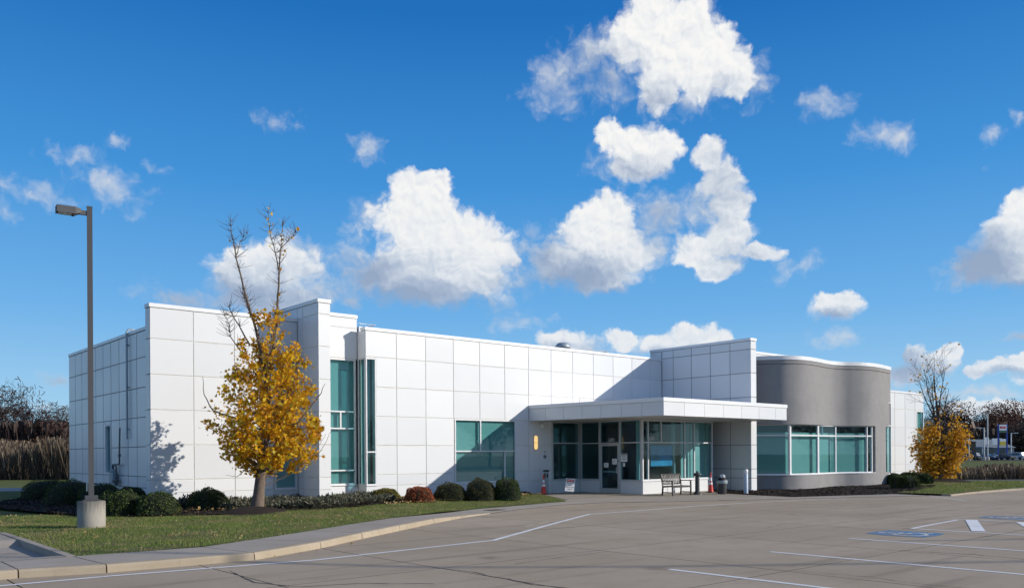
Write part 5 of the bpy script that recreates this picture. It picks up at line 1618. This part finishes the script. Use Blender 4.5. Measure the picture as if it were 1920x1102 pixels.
# spreading juniper in the bed (one mass)
def juniper(poly, n, name, m='juniper', hmax=.30, z=.16, seed=1):
    xs0 = [p[0] for p in poly]; ys0 = [p[1] for p in poly]
    x = rng.uniform(min(xs0), max(xs0), n * 3); y = rng.uniform(min(ys0), max(ys0), n * 3)
    k = inside(poly, x, y); x, y = x[k][:n], y[k][:n]; m_ = len(x)
    hh = hmax * (.55 + .45 * np.sin(x * 2.1 + 1) * np.cos(y * 2.7)) * rng.uniform(.5, 1.0, m_)
    d = rand_unit(m_); d[:, 2] = np.abs(d[:, 2]) * .8 + .22; d /= np.linalg.norm(d, axis=1, keepdims=True)
    L = rng.uniform(.08, .24, m_)
    side = np.cross(d, rand_unit(m_)); side /= np.linalg.norm(side, axis=1, keepdims=True)
    base = np.stack([x, y, z + hh * rng.uniform(.0, 1, m_)], 1)
    wdt = (.014 + .012 * rng.random(m_))[:, None]
    v = np.zeros((m_, 4, 3))
    v[:, 0] = base - side * wdt * .6; v[:, 1] = base + d * (L * .5)[:, None] - side * wdt * 1.2; v[:, 2] = base + d * L[:, None]; v[:, 3] = base + d * (L * .5)[:, None] + side * wdt * 1.2
    return kind(link(name, np_mesh(name, v, 4, m)), 'stuff')
juniper([(10.9, 27.2), (11.5, 27.0), (12.2, 27.1), (13.6, 26.1), (15.2, 26.8), (16.8, 27.6), (18.2, 28.3), (18.9, 29.4), (18.4, 30.4), (18.0, 30.6), (15.9, 30.2), (15.75, 28.5), (15.1, 28.5), (15.1, 30.2), (11.6, 30.2)], 33000, 'juniper_cover')
juniper([(9.4, 29.0), (10.6, 28.7), (11.2, 30.1), (9.9, 30.2)], 2500, 'juniper_cover', hmax=.5)

# ------------------------------------------------------------------ grass and litter
def blades(name, poly, n, zf, hmin, hmax, wdt, m='blade', bias=None, lean=.45):
    xs0 = [p[0] for p in poly]; ys0 = [p[1] for p in poly]
    N = int(n * 2.2)
    x = rng.uniform(min(xs0), max(xs0), N); y = rng.uniform(min(ys0), max(ys0), N)
    k = inside(poly, x, y)
    if bias is not None: k &= rng.random(N) < bias(x, y)
    x, y = x[k][:n], y[k][:n]; c = len(x)
    th = rng.uniform(0, 2 * math.pi, c); h = rng.uniform(hmin, hmax, c) * (.8 + .3 * np.sin(x * 1.7) * np.sin(y * 2.1))
    z = zf(x, y)
    dx, dy = np.cos(th) * wdt / 2, np.sin(th) * wdt / 2
    ph = rng.uniform(0, 2 * math.pi, c); ln = h * lean * rng.uniform(.2, 1.4, c)
    v = np.zeros((c, 3, 3))
    v[:, 0] = np.stack([x - dx, y - dy, z - .01], 1); v[:, 1] = np.stack([x + dx, y + dy, z - .01], 1)
    v[:, 2] = np.stack([x + np.cos(ph) * ln, y + np.sin(ph) * ln, z + h], 1)
    return kind(link(name, np_mesh(name, v, 3, m)), 'stuff')
def fovmask(x, y):
    w = x * Fv.x + y * Fv.y; l = x * R0.x + y * R0.y
    return (np.abs(l) < w * .63 + 1.0) & (w > 5)
NEAR = [(-6, 23.4)] + LAWN[1:17] + [(27.2, 30.4), (20, 29.2), (14, 27.5), (8.5, 27), (4, 31), (-6, 36)]
def bare(x, y): return np.clip(1.15 + 1.1 * np.sin(x * 1.9 + 2 * np.sin(y * .9)) * np.sin(y * 2.3 + np.sin(x * 1.1)), .28, 1)
def notbed(x, y): return bare(x, y) * fovmask(x, y) * (~inside(BED, x, y)) * (.35 + .65 * np.clip(1.6 - (x * Fv.x + y * Fv.y - 17) / 12, 0.1, 1))
blades('lawn_grass', NEAR, 210000, lambda x, y: lawn_z(x, y), .03, .075, .011, bias=notbed)
blades('lawn_grass', [(-14, 30), (3.2, 31), (4, 38), (6.5, 48), (-14, 56)], 40000, lambda x, y: lawn_z(x, y), .04, .08, .03, bias=lambda x, y: fovmask(x, y))
RG = RLAWN
blades('side_lawn_grass', RG, 45000, lambda x, y: .06 + .03 * np.sin(x * .5), .04, .09, .03, bias=lambda x, y: fovmask(x, y))
def litter(name, poly, n, zf, s, m='litter', bias=None):
    xs0 = [p[0] for p in poly]; ys0 = [p[1] for p in poly]
    x = rng.uniform(min(xs0), max(xs0), n * 5); y = rng.uniform(min(ys0), max(ys0), n * 5)
    k = inside(poly, x, y) & fovmask(x, y)
    if bias is not None: k &= rng.random(n * 5) < bias(x, y)
    x, y = x[k][:n], y[k][:n]
    pts = np.stack([x, y, zf(x, y) + .03 + rng.uniform(0, .03, len(x))], 1)
    return kind(link(name, leaf_cloud(name, pts, s, m, LEAF, flat=.8)), 'stuff')
def clump(x, y): return np.clip(.25 + .75 * (np.sin(x * .9 + 1) * np.sin(y * 1.1) > .1) + .5 * (y > 28), 0, 1)
litter('fallen_leaves', NEAR, 1500, lawn_z, .036, bias=clump)
litter('fallen_leaves', [(17, 26.6), (22, 27.4), (26.8, 28.8), (27, 29.6), (22, 28.3), (17, 27.5)], 300, lambda x, y: lawn_z(x, y) + .03, .075)
litter('fallen_leaves', [(9, 26), (14, 26.4), (19, 28), (21, 29.6), (14, 28.5), (9, 28)], 260, lambda x, y: bed_z(x, y) + .05, .09)
kl = [(6.6, 14.95), (8.5, 15.85), (10.2, 17.0), (12, 18.15), (14, 19.4), (14, 19.3), (12, 18.0), (10.2, 16.85), (8.5, 15.7), (6.6, 14.8)]
litter('kerb_debris', kl, 60, lambda x, y: x * 0 - .02, .05)
# mulch chips
def chips(name, poly, n, zf):
    xs0 = [p[0] for p in poly]; ys0 = [p[1] for p in poly]
    x = rng.uniform(min(xs0), max(xs0), n * 3); y = rng.uniform(min(ys0), max(ys0), n * 3)
    k = inside(poly, x, y) & fovmask(x, y); x, y = x[k][:n], y[k][:n]
    pts = np.stack([x, y, np.array([float(zf(a, b)) for a, b in zip(x, y)]) + .012], 1)
    return kind(link(name, leaf_cloud(name, pts, .06, 'mulch', np.array([(-.2, -.5), (.2, -.5), (.2, .5), (-.2, .5)]), flat=.6)), 'stuff')
chips('mulch_chips', BED, 14000, bed_z)
chips('mulch_chips', RBED, 9000, rbed_z)

# ------------------------------------------------------------------ far off: reeds, woods, car park, signs
def reeds(name, w0, w1, l0, l1, n, h0, h1, wdt, m='reed', z=-.05, plume=.25):
    w = rng.uniform(w0, w1, n); l = rng.uniform(l0, l1, n)
    x = Fv.x * w + R0.x * l; y = Fv.y * w + R0.y * l
    hv = (h0 + (h1 - h0) * rng.random(n)) * (.82 + .18 * np.sin(l * .55 + 1.3 * np.sin(l * .17)))
    th = rng.uniform(0, 6.28, n); ln = hv * rng.uniform(.02, .42, n); ph = rng.uniform(0, 6.28, n)
    v = np.zeros((n, 4, 3)); dx, dy = np.cos(th) * wdt / 2, np.sin(th) * wdt / 2
    tx, ty = x + np.cos(ph) * ln, y + np.sin(ph) * ln
    v[:, 0] = np.stack([x - dx * .5, y - dy * .5, np.full(n, z)], 1); v[:, 1] = np.stack([x + dx * .5, y + dy * .5, np.full(n, z)], 1)
    pl = np.where(rng.random(n) < plume, 2.4, .6)
    v[:, 2] = np.stack([tx + dx * pl, ty + dy * pl, z + hv], 1); v[:, 3] = np.stack([tx - dx * pl, ty - dy * pl, z + hv * .97], 1)
    return kind(link(name, np_mesh(name, v, 4, m)), 'stuff')
reeds('dry_reeds', 76, 90, -75, -36, 60000, 1.2, 4.1, .04, plume=.4)
reeds('thicket', 92, 97, -85, -44, 16000, 2.5, 6.4, .14, 'brush', plume=.3)
reeds('thicket', 262, 300, 100, 270, 26000, 3.0, 10.5, .5, 'brush', plume=.4)
reeds('thicket', 270, 300, 100, 270, 12000, 3.0, 12.5, .6, 'brush_red', plume=.4)
reeds('dry_brush', 75.5, 84, -75, -38, 14000, .5, 2.0, .07, 'reed_dark', plume=0)
reeds('dry_reeds', 59.6, 65, 27, 75, 15000, .55, 1.15, .045, 'reed')
reeds('dry_brush', 60.2, 66, 26, 75, 9000, .4, 1.0, .05, 'reed_dark', plume=.1)

def far_tree(name, label, x, y, h, w, m, group, dens=1.0, z=-.05, lean=0):
    t = thing(name, label, 'tree', (x, y, z), group=group)
    B = Branches()
    tk = MB().tube([(0, 0, 0), (.1, 0, h * .3), (.0, .1, h * .6)], [h * .018 + .05, h * .012 + .03, h * .006 + .01], 6, cap=False)
    obj('trunk', tk, 'twig', t)
    n = 6
    for k in range(n):
        a = 2 * math.pi * k / n + rng.uniform(-.4, .4)
        B.limb((0, 0, h * rng.uniform(.2, .55)), (math.cos(a) * .55 * w / h * 2, math.sin(a) * .55 * w / h * 2, 1), h * rng.uniform(.38, .58), h * .008, 2, up=.35, wob=.25, split=4, minr=h * .0011)
    c = int(2600 * dens)
    u = rand_unit(c) * (rng.random((c, 1)) ** .4)
    lob = 1 + .22 * np.sin(u[:, 0] * 5 + h) * np.cos(u[:, 1] * 5) + .15 * np.sin(u[:, 2] * 7 + w)
    pts = np.stack([u[:, 0] * w / 2 * lob, u[:, 1] * w / 2 * lob, h * .60 + u[:, 2] * h * .40 * lob], 1)
    cr = obj('crown', B.mb, 'twig', t)
    k2 = link('twigs', leaf_cloud('twigs', pts, h * .034, m, np.array([(-.10, -.9), (.10, -.9), (.05, .9), (-.12, .8)]) if m == 'brush' else OVAL), cr)
    kind(k2, 'stuff')
    return t
protoA = {}
def forest(spots, variants):
    protos = []
    for k, (x, y, h, w, m, dens, nm, lab, grp) in enumerate(spots):
        key = (m, k % variants)
        if key not in protoA:
            o = far_tree(nm, lab, x, y, 10.0, 8.0, m, grp, dens); protoA[key] = o
        else:
            o = copy_tree(protoA[key]); o['label'] = lab; o['group'] = grp; o.name = nm
            o.location = (x, y, -.05)
        o.scale = (w / 8.0, w / 8.0, h / 10.0); o.rotation_euler[2] = rng.uniform(0, 6.28)
sp = []
for k in range(13):
    l = -72 + k * 2.9 + rng.uniform(-.8, .8); w = 98 + rng.uniform(-4, 8)
    p = wd(w, l)
    sp.append((p[0], p[1], rng.uniform(6.2, 7.8) + (2.5 if k < 6 else 0), rng.uniform(5, 7.5), 'brush', 1.3, 'bare_tree', 'bare brown tree in the thicket behind the tall reeds on the left', 'bare trees behind the left reeds'))
for k in range(12):
    l = -74 + k * 3.2 + rng.uniform(-.8, .8); w = 93 + rng.uniform(-2, 2); p = wd(w, l)
    sp.append((p[0], p[1], rng.uniform(5.0, 6.2), rng.uniform(5.5, 7), 'brush_red', 1.5, 'russet_tree', 'low russet brown tree in the thicket behind the tall reeds on the left', 'russet trees behind the left reeds'))
for k in range(22):
    l = 112 + k * 7.0 + rng.uniform(-2, 2); w = 292 + rng.uniform(-14, 20); p = wd(w, l)
    red = rng.random() < .5
    sp.append((p[0], p[1], rng.uniform(15, 19), rng.uniform(12, 17), 'brush_red' if red else 'brush', 1.6, 'russet_tree' if red else 'bare_tree',
               'russet leaved tree in the wood behind the distant car park' if red else 'bare grey brown tree in the wood behind the distant car park', 'russet trees behind the car park' if red else 'bare trees behind the car park'))
for k in range(16):
    l = 110 + k * 9.5 + rng.uniform(-2, 2); w = 268 + rng.uniform(-8, 8); p = wd(w, l)
    sp.append((p[0], p[1], rng.uniform(9, 13), rng.uniform(12, 15), 'brush', 1.6, 'bare_tree', 'low bare tree at the front edge of the wood behind the car park', 'low bare trees behind the car park'))
# unseen trees added across the road behind the camera for reflections in the glass
for k in range(16):
    a = math.radians(-150 + k * 10); r = rng.uniform(95, 130)
    sp.append((r * math.cos(a), r * math.sin(a), rng.uniform(9, 13), rng.uniform(8, 12), 'brush', 1.3, 'bare_tree', 'unseen bare tree added across the road behind the viewer for reflections', 'added bare trees across the road for reflections'))
forest(sp, 3)

# distant car park on the right
kind(obj('car_park', MB().prism([wd(183, 92), wd(183, 190), wd(232, 210), wd(232, 95)], -.06, .02), 'asphalt'), 'structure')
def car(label, w, l, rz, paint, suv=False):
    p = wd(w, l)
    t = thing('parked_car', label, 'car', (p[0], p[1], .02), rz, 'cars in the distant car park')
    H = 1.72 if suv else 1.45
    prof = [(-2.2, .35), (-2.25, .75), (-2.1, .95), (-1.9 if suv else -1.5, .98), (-1.6 if suv else -.95, H), (.55, H - .02), (1.15, 1.02), (2.0, .88), (2.25, .7), (2.25, .35)]
    body = MB(); n = len(prof)
    for s in (-.86, .86):
        body.v += [(x, s * (1 if z < 1 else .82), z) for x, z in prof]
    body.f += [tuple(range(n)), tuple(range(2 * n - 1, n - 1, -1))] + [(i, i + n, (i + 1) % n + n, (i + 1) % n) for i in range(n)]
    body.mi += [0] * (n + 2); body.smooth += [False] * (n + 2)
    obj('body', body, paint, t, bevel=.05)
    gl = MB()
    for s in (-1, 1):
        yy = s * .80
        gl.add([(-1.35 if suv else -1.1, yy * 1.03, 1.02), (.95, yy * 1.03, 1.04), (.50, yy * .93, H - .12), (-1.25 if suv else -.8, yy * .93, H - .12)], [(0, 1, 2, 3)])
    gl.add([(1.12, -.7, 1.06), (1.12, .7, 1.06), (.66, .62, H - .08), (.66, -.62, H - .08)], [(0, 1, 2, 3)])
    obj('windows', gl, 'car_glass', t)
    for x in (-1.4, 1.4):
        for s in (-.84, .84):
            obj('wheel', MB().tube([(x, s - .1, .34), (x, s + .1, .34)], .34, 14), 'tyre', t)
    for s in (-.6, .6): obj('headlight', MB().box(2.2, 2.27, s - .15, s + .15, .62, .76), 'lens', t)
for nm, c in (('car_white', (.7, .71, .72)), ('car_silver', (.38, .40, .42)), ('car_dark', (.03, .035, .045)), ('car_blue', (.05, .10, .20)), ('car_red', (.22, .02, .02))):
    M[nm] = mat_plain(nm.replace('car_', '') + '_car_paint', c, .25, var=.01, coat=.6)
cr = [('silver hatchback at the left end of the distant car park row', 190, 97.5, 'car_silver', 0), ('white saloon beside the silver hatchback in the far car park', 191, 101.5, 'car_white', 0), ('dark estate near the two tall lamp posts', 190, 105, 'car_dark', 1),
      ('pale blue car just right of the tall lamp posts', 192, 109.5, 'car_blue', 0), ('black car in the middle of the far car park row', 190.5, 113, 'car_dark', 0), ('white van like car left of the pylon sign foot', 192, 100 + 16.5, 'car_white', 1),
      ('silver car under the pylon sign', 190, 120, 'car_silver', 0), ('red car just beyond the pylon sign', 193, 123.5, 'car_red', 0), ('dark blue car at the right of the far row', 190, 126.5, 'car_blue', 1), ('bright white car at the far right of the row', 189, 112.0, 'car_white', 0)]
for i, (lab, w, l, pc, suv) in enumerate(cr):
    car(lab, w + (6 if i == 9 else 0), l - 2 if i != 9 else 111, YAW + math.radians(20 + 7 * (i % 4) + (180 if i % 3 == 0 else 0)), pc, bool(suv))
def far_lamp(label, w, l, h, side=-1):
    p = wd(w, l); t = thing('street_lamp', label, 'street lamp', (p[0], p[1], 0), group='lamp posts in the distant car park')
    obj('footing', MB().lathe([(.35, 0), (.35, .8), (0, .8)], (0, 0, 0), 10), 'base', t)
    obj('pole', MB().tube([(0, 0, .8), (0, 0, h)], .13, 8), 'alu', t)
    v = R0 * side
    obj('arm', MB().beam((0, 0, h - .1), (v.x * 1.3, v.y * 1.3, h - .05), .10, .10), 'alu', t)
    obj('lamp_head', MB().beam((v.x * .8, v.y * .8, h - .02), (v.x * 1.7, v.y * 1.7, h), .35, .14), 'alu', t)
far_lamp('tallest pale lamp post in the distant car park', 184, (1852 - 960) / FOC * 184, 10.2)
far_lamp('shorter pale lamp post just left of the tallest one', 186, (1845.5 - 960) / FOC * 186, 7.2)
far_lamp('thin pale lamp post at the left end of the distant car park', 186, (1817 - 960) / FOC * 186, 5.6)
far_lamp('thin grey lamp post right of the pylon sign', 205, (1896 - 960) / FOC * 205, 6.4, 1)
p = wd(225, (1880 - 960) / FOC * 225)
t = thing('pylon_sign', 'tall blue pylon sign with white red lettered top and yellow panel', 'sign', (p[0], p[1], 0), math.atan2(R0.y, R0.x))
for s in (-1.15, 1.15): obj('post', MB().box(s - .14, s + .14, -.14, .14, 0, 9.3), 'sign_blue', t)
obj('sign_panel', MB().box(-.98, .98, -.2, .2, 7.55, 9.1), 'white', t)
for k, wdt in enumerate((.30, .18, .24, .26, .2)):
    obj('red_letter', MB().box(-.78 + k * .33, -.78 + k * .33 + wdt, -.23, -.2, 8.05, 8.65), 'redink', t)
obj('sign_panel', MB().box(-1.0, 1.0, -.18, .18, 6.95, 7.5), 'sign_green', t)
obj('sign_panel', MB().box(-.8, .8, -.18, .18, 3.6, 4.6), 'sign_yellow', t)
obj('sign_panel', MB().box(-.8, .8, -.18, .18, 4.62, 5.3), 'white', t)
p = wd(236, (1861 - 960) / FOC * 236)
t = thing('shop_building', 'low distant shop with grey roof and pale yellow lit front signs', 'building', (p[0], p[1], 0), math.atan2(R0.y, R0.x))
obj('wall', MB().box(-9, 6, 0, 8, 0, 3.0), 'house', t)
obj('roof', MB().add([(-9.4, -.5, 3.0), (6.4, -.5, 3.0), (6.4, 8.5, 3.0), (-9.4, 8.5, 3.0), (-6, 4, 5.4), (3, 4, 5.4)], [(0, 1, 5, 4), (1, 2, 5), (2, 3, 4, 5), (3, 0, 4)]), 'house', t)
obj('fascia_sign', MB().box(-.4, 2.2, -.75, -.5, 3.9, 5.6), 'paper', t)
obj('fascia_sign', MB().box(-2.6, -1.4, -.75, -.5, 4.0, 5.9), 'paper', t)
for k in range(4): obj('window', MB().box(-8 + k * 3.2, -6 + k * 3.2, -.05, .02, .8, 2.4), 'car_glass', t)
p = wd(200, (1827 - 960) / FOC * 200)
t = thing('open_shelter', 'dark open fronted shelter with thin pale frame left of the lamp posts', 'shelter', (p[0], p[1], 0), math.atan2(R0.y, R0.x))
obj('roof', MB().box(-2.2, 2.0, -.1, 3, 4.35, 4.5), 'alu', t)
for s in (-2.1, 1.9): obj('post', MB().box(s - .07, s + .07, -.08, .06, 0, 4.35), 'alu', t)
obj('back_panel', MB().box(-2.1, 1.9, 2.8, 3, 1.2, 4.35), 'black', t)
# rail fence in front of the parked cars
f0, f1 = wd(186, 92), wd(186, 130)
t = thing('rail_fence', 'low grey rail fence in front of the distant parked cars', 'fence', (f0[0], f0[1], 0), math.atan2(R0.y, R0.x))
for k in range(16): obj('post', MB().box(k * 2.5 - .05, k * 2.5 + .05, -.05, .05, 0, 1.5), 'bronze', t)
for z in (.8, 1.4): obj('rail', MB().box(-.2, 38, -.03, .03, z, z + .07), 'bronze', t)
